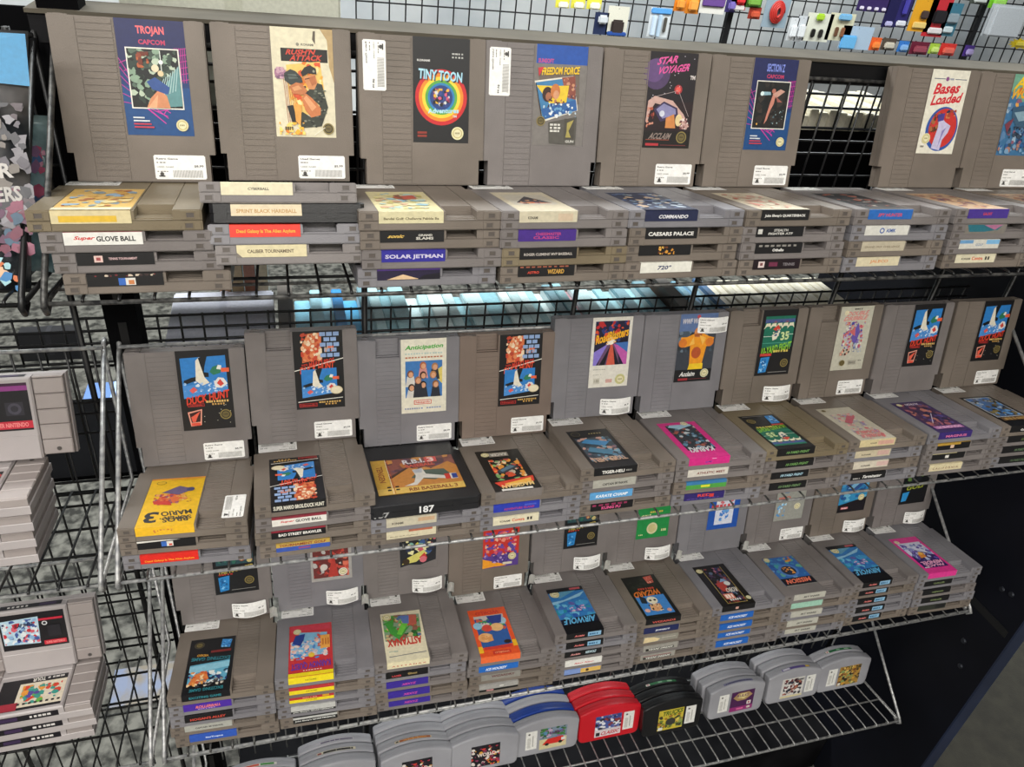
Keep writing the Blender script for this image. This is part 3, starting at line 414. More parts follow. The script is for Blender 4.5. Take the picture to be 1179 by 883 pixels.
def f_cream_orange(a):
    a.rect(0, 0, 54, 93, '#cfa95e'); a.blobs(4, 6, 50, 80, ['#d8b060', '#7f9098', '#c89848', '#8aa4b8', '#d8c48a', '#a8643c'], 30, 9, 3); a.rect(0, 84, 54, 93, '#d8cfb0')
def f_warm(a):
    a.rect(0, 0, 54, 93, '#b89878'); a.blobs(4, 6, 50, 88, ['#c88a5c', '#8a5a58', '#d8b088', '#6a4a58'], 24, 8, 5)

# ---------------------------------------------------------------- cartridge bodies
def nes_mesh(name, pocket=True):
    bm = bmesh.new()
    W, H = 120, 133
    xs = [0, .9, 5, 20.4, 21.2, 48, 48.8, 49.6, 104.4, 115, 119.1, 120]
    ys = [0, .9, 24, 39.6]
    y = 4.0; rid = []
    while y < 131: rid.append((y, y + .9)); y += 5.35
    for a_, b_ in rid: ys += [a_, b_]
    ys += [132.1, 133, 112, 113.2] + [113.2 + 2.1 * q for q in range(1, 9)]
    ys = sorted(set(round(v, 2) for v in ys))
    def hgt(x, yy):
        if yy < 24 and (x < 5 or x > 115): return None
        h = 17.0
        g = any(a_ - .01 <= yy <= b_ + .01 for a_, b_ in rid)
        if 21.2 < x < 48:
            if g: h = 16.45
            if pocket and yy > 113.2: h = 9.0 if int(yy * 10) % 45 < 22 else 9.9
            elif pocket and yy > 112: h = 12.5
        elif 20.4 < x < 21.2 or 48 < x < 48.8: h = 16.35
        elif 49.6 < x < 104.4 and yy > 39.6: h = 16.6
        if x < .9 or x > 119.1 or yy < .9 or yy > 132.1: h = min(h, 16.4)
        return h
    nx, ny = len(xs) - 1, len(ys) - 1
    Hh = [[hgt((xs[i] + xs[i+1]) / 2, (ys[j] + ys[j+1]) / 2) for j in range(ny)] for i in range(nx)]
    def q(pts): bm.faces.new([bm.verts.new((p[0] * MM, p[1] * MM, p[2] * MM)) for p in pts])
    B = 8.7
    for i in range(nx):
        for j in range(ny):
            h = Hh[i][j]
            if h is None: continue
            x0, x1, y0, y1 = xs[i], xs[i+1], ys[j], ys[j+1]
            q([(x0, y0, h), (x1, y0, h), (x1, y1, h), (x0, y1, h)])
            for di, dj, e in ((-1, 0, [(x0, y1), (x0, y0)]), (1, 0, [(x1, y0), (x1, y1)]), (0, -1, [(x0, y0), (x1, y0)]), (0, 1, [(x1, y1), (x0, y1)])):
                a, b = i + di, j + dj
                hn = Hh[a][b] if 0 <= a < nx and 0 <= b < ny else None
                if hn is None: hn = B
                if hn < h: q([(*e[0], hn), (*e[1], hn), (*e[1], h), (*e[0], h)])
    # lower half shell and seam core
    def prism(out, z0, z1):
        lo = [bm.verts.new((x * MM, y_ * MM, z0 * MM)) for x, y_ in out]; hi = [bm.verts.new((x * MM, y_ * MM, z1 * MM)) for x, y_ in out]
        bm.faces.new(lo[::-1]); bm.faces.new(hi)
        for k in range(len(out)): bm.faces.new((lo[k], lo[(k+1) % len(out)], hi[(k+1) % len(out)], hi[k]))
    def outl(d): return [(5 + d, d), (115 - d, d), (115 - d, 24 + d), (120 - d, 24 + d), (120 - d, 133 - d), (d, 133 - d), (d, 24 + d), (5 + d, 24 + d)]
    prism(outl(.6), 0, .6); prism(outl(0), .6, 8.1); prism(outl(.8), 8.1, 8.7)
    # moulded corner blocks on the end face
    for x0 in (1.2, 104.5):
        box(bm, x0, 132.9, 9.2, x0 + 14.3, 133.7, 16.2); box(bm, x0, 132.9, 1, x0 + 14.3, 133.7, 7.6)
        for xa, za in ((x0 + 4, 10.4), (x0 + 5.5, 1.8)):
            box(bm, xa, 133.6, za, xa + 6.4, 134.05, za + .5); box(bm, xa, 133.6, za + 4.3, xa + 6.4, 134.05, za + 4.8)
            box(bm, xa + .5, 133.5, za + .5, xa + 5.9, 133.75, za + 4.3, 1)  # hollow of the square, its shade painted in as a darker grey
            box(bm, xa, 133.6, za, xa + .5, 134.05, za + 4.8); box(bm, xa + 5.9, 133.6, za, xa + 6.4, 134.05, za + 4.8)
    box(bm, 16, 132.9, 1, 104, 133.35, 3.4)
    me = bpy.data.meshes.new(name); bm.to_mesh(me); bm.free(); me.materials.append(GREY); me.materials.append(paint('#554e49', .5)); return me
NES_P = nes_mesh('shell_pocket', True); NES_R = nes_mesh('shell_ridged', False)
def black_mesh():
    bm = bmesh.new(); out = [(6, 0), (114, 0), (114, 22), (120, 26), (120, 130), (117, 133), (3, 133), (0, 130), (0, 26), (6, 22)]
    secs = [(.8, 0), (0, .8), (0, 8), (.6, 8.1), (.6, 8.6), (0, 8.7), (0, 16.2), (.8, 17)]
    cx, cy = 60, 66; rings = []
    for d, z in secs: rings.append([bm.verts.new(((x + (d if x < cx else -d)) * MM, (y + (d if y < cy else -d)) * MM, z * MM)) for x, y in out])
    n = len(out)
    for A, B in zip(rings, rings[1:]):
        for k in range(n): bm.faces.new((A[k], A[(k+1) % n], B[(k+1) % n], B[k]))
    bm.faces.new(rings[0][::-1]); bm.faces.new(rings[-1])
    for x0 in (22, 107): box(bm, x0, 132.8, 4, x0 + 9, 133.6, 13)
    for i in range(5): box(bm, 20 + i * 17, 2, 16.9, 30 + i * 17, 4, 17.4)
    me = bpy.data.meshes.new('shell_black'); bm.to_mesh(me); bm.free(); me.materials.append(BLACKP); return me
NES_K = black_mesh()
def child(name, me, parent, mat=None, mtx=None):
    o = bpy.data.objects.new(name, me); COL.objects.link(o); o.parent = parent
    if mtx is not None: o.matrix_basis = mtx
    if mat is not None:
        o.material_slots[0].link = 'OBJECT'; o.material_slots[0].material = mat
    return o
_sealmat = None
def face_label(parent, face=None, end=None, bg=None, box_=None):
    a = Art()
    if face:
        x0, y0, sx, sy = box_ or (50, 40, 1, 1)
        a.mp = lambda u, v, L: (x0 + u * sx, y0 + v * sy, 16.75 + L)
        face(a)
    if end:
        a.n = 0
        a.mp = lambda u, v, L: (104 - u, 133.35 + L, 6.4 + v)
        a.rect(0, 0, 54, 10.2, end[0])
        if face or bg:
            a.mp = lambda u, v, L: (104 - u, 133.4 - v * .45, 16.62 + v * .14)
            a.rect(0, 0, 54, 2, end[0] if not bg else bg)
            a.mp = lambda u, v, L: (104 - u, 133.35 + L, 6.4 + v)
        for op in end[1]: getattr(a, op[0])(*op[1:])
    if bg and not face:
        a.n = 0; a.mp = lambda u, v, L: (50 + u, 40 + v, 16.75 + L); a.rect(0, 0, 54, 92.4, bg)
    return a.done('label', parent)
def sticker_mesh(kind, seed=1):
    """kind flat: lies on the shell, lower right; tall: lies on its side at upper left; curl: peels off and curls forward"""
    a = Art(); R = random.Random(seed)
    w, h = 43, 21
    if kind == 'tall': a.mp = lambda u, v, L: (3 + 1 + (h - v), 128 - u, 17.05 + L)
    elif kind == 'high': a.mp = lambda u, v, L: (76 + u, 99 + v + 8, 17.05 + L + 5 * math.sin(math.pi * u / w))
    elif kind == 'curl': a.mp = lambda u, v, L: (68 + u, 3 + v * 1.02, 17.3 + L + 7.5 * math.sin(math.pi * min(1, u / w * .9 + .05)) * (1 - .35 * v / h))
    elif kind == 'slip': a.mp = lambda u, v, L: (73 + u * .98, 1.5 + v, 17.05 + L)
    else: a.mp = lambda u, v, L: (68 + u, 2.5 + v, 17.05 + L)
    N = 10
    def R_(x0, y0, x1, y1, c):
        a.n += 1; L = .1 + .012 * a.n; m = a.mi(c); k = max(1, int((x1 - x0) / w * N))
        for i in range(k):
            xa, xb = x0 + (x1 - x0) * i / k, x0 + (x1 - x0) * (i + 1) / k
            a.bm.faces.new([a.bm.verts.new(Vector(a.mp(u, v, L)) * MM) for u, v in ((xa, y0), (xb, y0), (xb, y1), (xa, y1))]).material_index = m
    ew = '#f6f5f2'
    R_(0, .8, w, h - .8, ew); R_(.8, 0, w - .8, .8, ew); R_(.8, h - .8, w - .8, h, ew)
    a.text('Retro Game' if seed % 2 else 'Used Games', 2, 17, 20, 18.6, '#5a5853'); a.bars(2, 14, 10, 15, '#8a8882', 3, seed)
    a.text('USED GAME', 2, 10, 16, 11.4, '#a6a49e'); a.text('$%d.99' % R.choice([5, 8, 12, 15, 17, 24]), 33, 10.4, 41, 12.6, '#4a4844')
    x = 15
    while x < 40: R_(x, 1.6, x + .45, 8, '#8f8d88'); x += 1.05
    R_(3, 2.2, 8, 3.4, '#3a3835'); a.circ(5.6, 4.6, 1.7, '#4a4844', None, 10); a.bars(2, 6.4, 12, 7.2, '#8a8882', 4, seed)
    me = bpy.data.meshes.new('price_sticker'); a.bm.to_mesh(me); a.bm.free()
    for m in a.mats: me.materials.append(m)
    return me
STK = {(k, s): sticker_mesh(k, s) for k in ('flat', 'tall', 'curl', 'slip', 'high') for s in (1, 2)}

ORD = ['first', 'second', 'third', 'fourth', 'fifth', 'sixth', 'seventh', 'eighth', 'ninth', 'tenth']
SHN = {1: 'upper', 2: 'middle', 3: 'lower'}
def flatM(row, x0, dy, yaw, z, jx=0, jy=0, tilt=0):
    # local frame: label up, top end towards the viewer
    if tilt: return rowM(row) @ T(x0 + 60 + jx, dy + 133 + jy, 0) @ Matrix.Rotation(-tilt, 4, 'X') @ T(0, -133, z) @ Matrix.Rotation(yaw, 4, 'Z') @ T(60, 133, 0) @ Matrix.Rotation(math.pi, 4, 'Z') @ ZS
    return rowM(row) @ T(x0 + 60 + jx, dy + jy, z) @ Matrix.Rotation(yaw, 4, 'Z') @ T(60, 133, 0) @ Matrix.Rotation(math.pi, 4, 'Z') @ ZS
def standM(row, x0, d, z, lean, roll=0):
    return rowM(row) @ T(x0, d + 16, z) @ Matrix.Rotation(-lean, 4, 'X') @ Matrix.Rotation(-roll, 4, 'Y') @ Matrix.Rotation(math.pi / 2, 4, 'X') @ ZS
PITCH = 16.12
ZS = Matrix.Diagonal((1, 1, .944, 1))      # shells are modelled 17 mm thick; these measure 16
def cart(mtx, label, body='P', mat=None, face=None, end=None, bg=None, stick=None, seed=1, box_=None, group=None):
    t = thing('game_cartridge', label, 'game cartridge', mtx, group)
    child('shell', {'P': NES_P, 'R': NES_R, 'K': NES_K}[body], t, mat if body != 'K' else BLACKP)
    if face or end or bg: face_label(t, face, end, bg, box_)
    if stick: child('price_sticker', STK[(stick, seed)], t)
    return t
def pos(k, n):
    if k == 0: return 'topmost'
    if k == n - 1: return 'lowest'
    return ORD[k] + ' down'
def stack(row, idx, x0, dy, yaw, carts, z0=0, seed=0, tilt=0):
    """carts run from the top one down: dict(end=, col=, ...)"""
    R = random.Random(row * 100 + idx + seed); n = len(carts)
    for k, c in enumerate(carts):
        z = z0 + (n - 1 - k) * PITCH
        jx = c.get('jx', 0 if k == 0 else R.uniform(-2.2, 2.2)); jy = c.get('jy', 0 if k == 0 else R.uniform(-1.6, 1.6)); yw = yaw if k == 0 else yaw + R.uniform(-.008, .008)
        lab = '%s cartridge, %s label, %s in %s stack from post, %s shelf' % (c.get('cart', 'grey'), c['look'], pos(k, n), ORD[idx - 1], SHN[row])
        mat = c.get('mat') or R.choice([GREY, GREY, WARM, WARM, COOL])
        cart(flatM(row, x0, dy, yw, z, jx, jy, tilt), lab, c.get('body', 'P' if R.random() < .8 or k == 0 else 'P'), mat, c.get('face'), c.get('end'), c.get('bg'), c.get('stick', 'slip' if k == 0 else None), R.choice([1, 2]), c.get('box_'))
def c(look, end, face=None, bg=None, **k): return dict(look=look, end=end, face=face, bg=bg or end[0], **k)

# ======================= ROW ONE
RX1 = [-180, -62, 59, 178, 298, 420, 545, 674, 797]
stack(1, 1, -180, -2.3, .02, [
    c('worn cream and yellow', strip('#d2c49a', rc(5, 1.2, 44, 6.2, '#d9b23c')), f_cream_orange, mat=TAN),
    c('white and red', strip(WH, tx('Super', 7, 21, '#c93a36', 3.4, 7.2, 2), tx('GLOVE BALL', 22, 49, '#1e1d1d', 2.8, 7)), None, '#8a3a44', jx=6),
    c('black and white-boxed', strip(KB, rc(12, 2.6, 18, 8, '#d8b8b0'), rc(13.5, 4, 16.5, 6.6, '#9a4a4a'), tx('TENNIS TOURNAMENT', 22, 42, '#c9a8a8', 4.4, 6.4)), None, jx=12),
    c('black blue-badged', strip(KB, rc(22, .8, 34, 6.8, '#d8d4cc'), rc(22, .8, 27, 6.8, '#3a66b4'), rc(29, 1.4, 33, 5, '#c07a4a'), ('blobs', 4, 8.2, 50, 10, ['#7a2a30', '#c8b8a4', '#3a2a2a'], 8, 3, 2)), None, jx=17, mat=WARM)])
stack(1, 2, -61, -5, -.012, [
    c('long cream', strip('#d8cfb0', tx('CYBERBALL', 20, 36, '#4a463c', 4, 6.2)), None, jx=0, stick=None),
    c('short cream', strip('#d9c8a8', rc(0, 9.4, 54, 10.2, '#1b1b1d'), tx('SPRINT BLACK HARDBALL', 4, 50, '#b8925c', 2.4, 5.6)), None, body='K', cart='black', jx=6),
    c('orange-red', DEADG(), None, jx=4),
    c('torn cream', strip('#cfc39c', ('poly', [(0, 0), (4, 0), (0, 4)], '#766d63'), tx('CALIBER TOURNAMENT', 8, 44, '#5a4a34', 3.4, 6.4)), None, jx=8)], tilt=math.radians(9))
stack(1, 3, 59, -8, .012, [
    c('pale yellow landscape', strip('#d2c9a2', tx('Bandai Golf: Challenge Pebble Be', 4, 50, '#6a6248', 2.4, 5.2)), f_bandai),
    c('black and gold', strip(KB, tx('sonic', 7, 20, '#d8b45a', 4, 7, 2), tx('GRAND', 32, 44, '#d0ccc2', 5.2, 7.2), tx('SLAMS', 30, 45, '#d0ccc2', 2.2, 4.6)), None),
    c('purple', strip('#2f2a8e', tx('SOLAR JETMAN', 3, 52, '#c9c4dc', 2.2, 6.8)), None),
    c('dark violet mountain', strip('#241c38', ('poly', [(8, .4), (22, 5), (36, .4)], '#d8b890'), rc(0, 8.6, 54, 10.2, '#4a2f7a'), ('poly', [(34, 0), (54, 0), (54, 6), (40, 4)], '#171420')), None)])
stack(1, 4, 179, -7, .03, [
    c('cream rocket-pictured', strip('#c8bfa6', tx('KONAMI', 8, 17, '#3d3a34', 3, 5.6), rc(36, 1, 50, 8, '#c9b49a')), f_rocket),
    c('violet and magenta', strip('#43287f', tx('CHESSMASTER', 16, 40, '#b8407a', 5.4, 8), tx('CLASSIC', 14, 38, '#b8407a', 2, 4.6)), None),
    c('narrow black', strip(KB, tx("ROGER CLEMENS' MVP BASEBALL", 4, 50, '#b8b0a8', 3.4, 6)), None, mat=TAN),
    c('black red-lettered', strip(KB, tx('ASTRO', 9, 20, '#d04a38', 2.8, 5.2), tx('WIZARD', 28, 44, '#c89a44', 2.2, 6.6), ('bars', 2, 8.6, 50, 10, '#a05a44', 9, 3)), None)])
stack(1, 5, 299, -5, .02, [
    c('navy', strip('#232846', tx('COMMANDO', 14, 44, '#e0dfe2', 2.6, 6.2, 1)), f_commando),
    c('black white-capital', strip(KB, tx('CAESARS PALACE', 3, 50, '#e4e2dc', 3, 6.8)), None),
    c('black gold-pictured', strip(KB, ('blobs', 20, 1, 38, 9, ['#c88a34', '#e0b050', '#6a3a1c'], 10, 3, 4)), None),
    c('plain white', strip('#dfddd2', tx('720°', 18, 32, '#2a3360', 2.8, 7.2, 1)), None)])
stack(1, 6, 421, -4, .018, [
    c('black-edged red-pictured', strip('#1a191a', tx("John Elway's QUARTERBACK", 4, 50, '#e2e0da', 2.8, 6.2)), f_qback),
    c('black two-line', strip(KB, tx('STEALTH', 20, 36, '#c8c6c0', 5.4, 8), tx('FIGHTER ATF', 14, 42, '#c8c6c0', 2, 4.4), rc(2, 3, 7, 8, '#c8c6c0')), None),
    c('black small-lettered', strip(KB, tx('Othello', 20, 33, '#e4e2de', 2, 5), ('bars', 4, 7, 50, 9, '#8a8680', 7, 3)), None),
    c('maroon-black white-boxed', strip('#1c1016', rc(6, 2, 13, 8.6, '#d6c4c0'), rc(8, 4, 11, 7, '#7a4a4a'), rc(18, 3, 28, 7.6, '#6a2a44'), tx('TENNIS', 34, 48, '#7a7478', 3.4, 6.6)), None)])
stack(1, 7, 546, -2, .01, [
    c('bright blue', strip('#2a66b2', tx('SPY HUNTER', 12, 42, '#c8485a', 2.8, 6.4, 1)), f_spy),
    c('white blue-lettered', strip('#d2d0c8', tx('ASMIK', 26, 38, '#35589c', 3, 7), ('circ', 21, 5, 3, '#35589c'), ('circ', 21, 5, 1.8, '#d2d0c8')), None),
    c('dull cream', strip('#b8ae98', tx('GRAND PRIX CHALLENGE', 4, 48, '#857a66', 3.6, 5.8)), None, cart='scuffed grey'),
    c('cream orange-lettered', strip('#d2c7a8', tx('JALECO', 17, 40, '#cf8a5a', 2.8, 7)), None)])
stack(1, 8, 674, 0, .0, [
    c('purple red-lettered', strip('#47338a', tx('GAUNT', 20, 32, '#c0404a', 3.4, 6.6)), f_warm),
    c('torn teal', strip('#7d776f', ('poly', [(2, 10), (50, 10), (44, 4), (26, 2), (6, 2)], '#2a6a78'), ('poly', [(24, 9.6), (50, 10), (40, 4)], '#a86a8a')), None),
    c('white pale-blue-edged', strip('#cfccc2', rc(0, 6, 18, 10, '#6a98c0'), rc(36, 5, 54, 10, '#7ab0d8'), tx('GOLF', 22, 32, '#7a8aa0', 3, 6)), None, cart='pale grey'),
    c('cream mixed-lettered', KON(), None)])
stack(1, 9, 797, 2, .0, [
    c('warm pictured', strip('#8a4a5a'), f_warm), c('plain black', strip(KB), None), c('plain grey', strip('#8a8a86'), None), c('plain blue', strip('#2f5a9a'), None)])
Z4 = 4 * PITCH
D1 = 124.5
LEAN = .047
def stand(row, x, z, label, face, body='R', mat=None, stick='flat', seed=1, d=124.5, roll=0, lean=LEAN):
    return cart(standM(row, x, d, z, lean, roll), label, body, mat or GREY, face, None, None, stick, seed)
stand(1, -175, Z4, 'grey game cartridge standing upright, nearest the post on upper shelf, navy label, magenta lattice', f_capcom('TROJAN', '#ee6a70', 1, p_trojan), 'R', WARM)
stand(1, -50.5, Z4 + 1, 'grey game cartridge standing upright, worn cream label with soldier in black cap', f_rush, 'R', WARM, 'flat', 2, 131)
stand(1, 75, Z4, 'grey game cartridge standing upright, black label with round rainbow rings', f_toon, 'R', WARM, 'tall', 1, 120)
stand(1, 194.5, Z4, 'grey game cartridge standing upright, blue-topped label with tilted collage', f_freedom, 'R', GREY, 'tall', 2, 120)
stand(1, 317, Z4, 'grey game cartridge standing upright, black space label with pink lettering and red star', f_voyager, 'R', WARM, 'flat', 1, 122)
stand(1, 439.3, Z4, 'grey game cartridge standing upright, navy label framing a small flying figure', f_capcom('SECTION Z', '#7f8fe0', 2, p_sectz), 'R', WARM, 'flat', 2, 124)
stand(1, 677.5, Z4, 'grey game cartridge standing upright, white label with red script and blue circle', f_bases, 'R', WARM, None, 1, 129)
stand(1, 799, Z4, 'grey game cartridge standing upright, last along upper shelf, blue-green label', f_air, 'R', WARM, 'flat', 2, 129)

# ======================= ROW TWO
stack(2, 1, -174, 3, -.05, [
    c('bright yellow', strip('#e6b428', ('blobs', 16, 3, 34, 7, ['#d89a4c', '#c87a3c'], 5, 2, 3)), f_yellow3, mat=WARM, stick='tall'),
    c('black blue-badged', strip(KB, rc(22, 2, 33, 8, '#d8d4cc'), rc(22, 2, 27, 8, '#3a66b4'), rc(29, 2.6, 32, 5, '#c84a3c'), ('poly', [(0, 8), (40, 9.4), (30, 10.2), (0, 10.2)], '#d8d4cc')), None, mat=WARM),
    c('bright red', strip('#d8281e', tx('Dead Galaxy Is The Alien Asylum', 4, 50, '#f49a2a', 1.2, 4.2)), None, '#cf2a24')])
stack(2, 2, -46, -2, .02, [
    c('black white-lettered', strip(KB, tx('SUPER MARIO BROS./DUCK HUNT', 2, 52, '#dcd8c8', 2, 7)), f_combo_top, mat=WARM),
    c('white and red', strip('#dedad2', rc(0, 8, 54, 10.2, '#8a2c3a'), tx('Super', 8, 22, '#c93a36', 3, 6, 2), tx('GLOVE BALL', 23, 49, '#1e1d1d', 2.6, 6)), None, '#7a2a36'),
    c('black red-banded', strip(KB, rc(0, 8, 54, 10.2, '#8a2434'), tx('BAD STREET BRAWLER', 7, 50, '#e4e0da', 2.4, 6)), None, '#7a2434'),
    c('gold and blue', strip('#3a55a8', rc(0, 5.5, 54, 10.2, '#b89a4a'), tx('TOURNAMENT GOLF', 3, 50, '#8a3a2c', 6.2, 9.4), rc(22, 1.6, 34, 4, '#8a4a7a')), None, '#a88a44')])
stack(2, 3, 68, -4, .012, [
    dict(look='wide gold baseball', cart='glossy black', body='K', end=None, face=None, stick=None, bg=None),
    c('cream small-lettered', strip('#c0b8a2', tx('KONAMI', 6, 18, '#3a3733', 3, 6), rc(34, 4, 52, 9, '#c0a080')), None),
    c('cream orange-topped', strip('#cfc5a8', rc(24, 7.4, 50, 10.2, '#b86a50'), tx('Bandai Golf: Challenge', 4, 34, '#8a8068', 1.6, 3.4)), None, '#b87058')])
stack(2, 4, 189, 0, .012, [
    c('black and orange racing', strip('#77706c'), f_racer),
    c('bright blue', strip('#2a3aa8', tx('ADVENTURE ISLAND', 12, 48, '#a83a6c', 1.6, 4.6), rc(36, 5.6, 50, 7.6, '#4a5ac0')), None),
    c('cream mixed-lettered', KON(), None)])
stack(2, 5, 305, 2, .01, [
    c('black and blue tank', strip(KB, tx('TIGER-HELI', 10, 38, '#e4e2dc', 2, 6.4), ('bars', 40, 3, 48, 5.4, '#8a8884', 4, 2)), f_tank),
    c('light grey', strip('#a8a69c', tx('CAPTAIN SKYHAWK', 12, 44, '#2a2a2a', 2.6, 6)), None),
    c('light blue', strip('#5a9cd0', tx('KARATE CHAMP', 8, 48, '#e6ecf0', 2.2, 6.4, 1)), None),
    c('black and hot pink', strip(KB, tx('KUNG FU', 14, 38, '#e05a90', 1.4, 5.6), ('bars', 2, 6.6, 50, 9.4, '#8a2c50', 6, 3)), None)])
stack(2, 6, 426, 1, -.025, [
    c('magenta', strip('#cf2a80', ('blobs', 22, 2.6, 32, 5, ['#4a2a6a', '#8a3a9a'], 4, 2, 3), rc(30, 8, 36, 9, '#e8b0cc')), f_magenta),
    c('white brown-lettered', strip('#d0cabf', tx('ATHLETIC MEET', 12, 50, '#7a3a34', 3, 6.4)), None),
    c('green and blue', strip('#4f9a44', rc(0, 6.4, 54, 10.2, '#3a78a8'), rc(20, 2, 32, 5.2, '#d8d43a')), None, '#3a78a8'),
    c('dark purple red-lettered', strip('#2f2466', tx('RED', 18, 36, '#d8443c', 4.6, 8.6), rc(34, 3, 40, 8, '#c83a3a'), ('bars', 4, 1.6, 50, 2.6, '#5a4a9a', 8, 2)), None)])
stack(2, 7, 547, 2, -.012, [
    c('black green-lettered football', YARD(), f_yard, mat=TAN), c('black green-lettered', YARD(), None), c('black ice-blue-lettered', YARD('#a8ccdc'), None), c('black dull-green-lettered', YARD('#6a8a5c'), None)])
stack(2, 8, 670, 3, -.015, [
    c('pale cream and pink', strip('#cfbf94', tx('KONAMI', 16, 26, '#3a3733', 4, 6), rc(28, 2, 52, 8, '#cfa090')), f_cream_pink),
    c('cream and pink', strip('#c4b89c', tx('KONAMI', 10, 24, '#4a463e', 3, 5.4), rc(34, 2, 52, 9, '#c8a49a')), None),
    c('cream and rose', strip('#cfc6b4', tx('KONAMI', 12, 26, '#3a3733', 3, 5.6), rc(36, 2, 54, 9, '#d0b0a8')), None),
    c('black white-lettered', strip(KB, tx('Terminator', 18, 48, '#e4e2de', 2, 6.8, 2), ('bars', 4, 2, 16, 3.4, '#c8c6c2', 4, 2)), None)])
stack(2, 9, 794, 2, -.015, [
    c('purple sunset', strip('#38286e', tx('MAGNUS', 12, 46, '#d8709a', 2.2, 6)), f_purple),
    c('black and gold', strip(KB, rc(0, 7, 38, 10.2, '#b8923a'), rc(22, 2, 28, 7, '#d8b8a0')), None, '#a08038'),
    c('black cream-edged', strip(KB, rc(0, 9, 40, 10.2, '#c8bc8c'), rc(22, 2, 28, 6.4, '#dcd8d0')), None),
    c('cream letter-spaced', strip('#d6c9a4', tx('C A L I F O R N I A', 6, 48, '#8a6a54', 2.4, 5.6)), None)])
stack(2, 10, 914, 0, -.03, [
    c('black-framed blue and brown', strip(KB, tx('Gumshoe', 18, 40, '#e0ded8', 1.8, 5.2)), f_brown_blue, stick='slip'),
    c('black olive-lettered', strip(KB, tx('10-YARD FIGHT', 24, 52, '#6a7a4a', 2, 6, 1)), None), c('black grey-green-lettered', strip(KB, tx('10-YARD FIGHT', 22, 52, '#607858', 2, 6, 1)), None), c('black dim-lettered', strip(KB, tx('10-YARD FIGHT', 20, 50, '#54684c', 2, 6, 1)), None)])
Z3 = 3 * PITCH
stand(2, -170, Z3, 'grey game cartridge standing upright, nearest post on middle shelf, blue bird picture', f_duck, 'R', GREY, 'flat', 1, 126)
stand(2, -48.5, Z4, 'grey game cartridge standing upright, second on middle shelf, black two-picture label', f_combo, 'P', GREY, 'flat', 2, 126)
stand(2, 71.5, Z3, 'grey game cartridge standing upright, cream label with green title and group of faces', f_antic, 'P', COOL, 'flat', 1, 128)
stand(2, 191, Z3, 'brownish game cartridge standing upright, fourth on middle shelf, black two-picture label', f_combo, 'P', BROWNP, 'flat', 2, 128)
stand(2, 310, Z4, 'grey game cartridge standing upright, white-bordered label with road and yellow title', f_road, 'R', COOL, 'curl', 1, 129)
stand(2, 430.5, Z4, 'grey game cartridge standing upright, orange muscular figure label, sticker over its corner', f_wrestle, 'R', COOL, 'high', 2, 128)
stand(2, 554, Z4, 'grey game cartridge standing upright, black and green football label', f_yard, 'P', WARM, 'curl', 1, 130)
stand(2, 677, Z4, 'grey game cartridge standing upright, pale label with pink and violet crowd', f_eagle, 'P', WARM, 'flat', 2, 130)
stand(2, 797.5, Z4, 'grey game cartridge standing upright, middle shelf, blue bird label, no price sticker', f_duck, 'R', GREY, None, 1, 126)
stand(2, 925, Z4, 'scuffed grey game cartridge standing upright beside end panel on middle shelf, blue bird label', f_duck, 'R', WARM, 'flat', 1, 128)

# ======================= ROW THREE
XEN = lambda: strip('#3a2a90', tx('XEXYZ', 20, 38, '#c84aa0', 2.4, 6, 1))
stack(3, 1, -167, 1.3, -.04, [
    c('black icy-scene', strip('#121216', tx('EXCITING GAME', 8, 44, '#2f7f8a', 2.2, 6)), f_icehut, mat=WARM),
    c('purple', strip('#4a2a9a', tx('ROLLERBALL', 14, 42, '#e87a70', 3, 7.4, 1), ('bars', 16, 1.2, 36, 2.2, '#c8a0d0', 7, 2)), None),
    c('black red-lettered', strip(KB, tx("HOGAN'S ALLEY", 6, 46, '#c84a3c', 2, 6)), None),
    c('light grey', strip('#a8a8a0', tx('CAPTAIN SKYHAWK', 12, 44, '#26282c', 3, 5.6)), None),
    c('blue', strip('#2f55b0', tx('StarTropics', 18, 38, '#d0dcf0', 2.8, 6)), None)])
KQ = lambda: strip('#e9d224', rc(0, 6.4, 54, 10.2, '#b83238'), tx('NATSUME', 20, 33, '#8a8420', 2.4, 4.6))
stack(3, 2, -46, .2, -.04, [
    c('red snowy-scene yellow-edged', strip('#ecd624', tx('NATSUME', 20, 33, '#8a8420', 3.2, 6)), f_redyellow),
    c('yellow red-topped', KQ(), None, '#b83238'),
    c('red and yellow', strip('#e9d224', rc(0, 5, 54, 10.2, '#b83238'), tx('NATSUME', 20, 33, '#8a8420', 1.6, 3.8), ('bars', 16, 6.4, 34, 7.8, '#e0a080', 6, 2), rc(40, 6, 48, 9, '#e0a828')), None, '#b83238'),
    c('white black-footed', strip('#b8b8b4', rc(0, 0, 54, 3.4, '#1a1a1a'), tx("John Elway's QUARTERBACK", 2, 52, '#d8d8d4', .4, 2.8)), None, '#b8b8b4'),
    c('black white-lettered', strip('#1a1a1a', rc(0, 6.6, 54, 10.2, '#b8b8b4'), tx("John Elway's QUARTERBACK", 2, 52, '#d8d8d4', 2, 5.2)), None)])
stack(3, 3, 74, -1, -.03, [
    c('cream green-dragon', strip('#ddd3b0', tx('A S T Y A N A X', 6, 50, '#b84a3c', 2.4, 4.6)), f_astyanax),
    c('black', strip(KB, tx('LASER', 8, 20, '#c8484c', 2, 5), tx('Ghost', 28, 40, '#a8905a', 3, 6.6)), None),
    c('indigo pink-lettered', XEN(), None), c('indigo pink-lettered', XEN(), None), c('indigo pink-lettered', XEN(), None)])
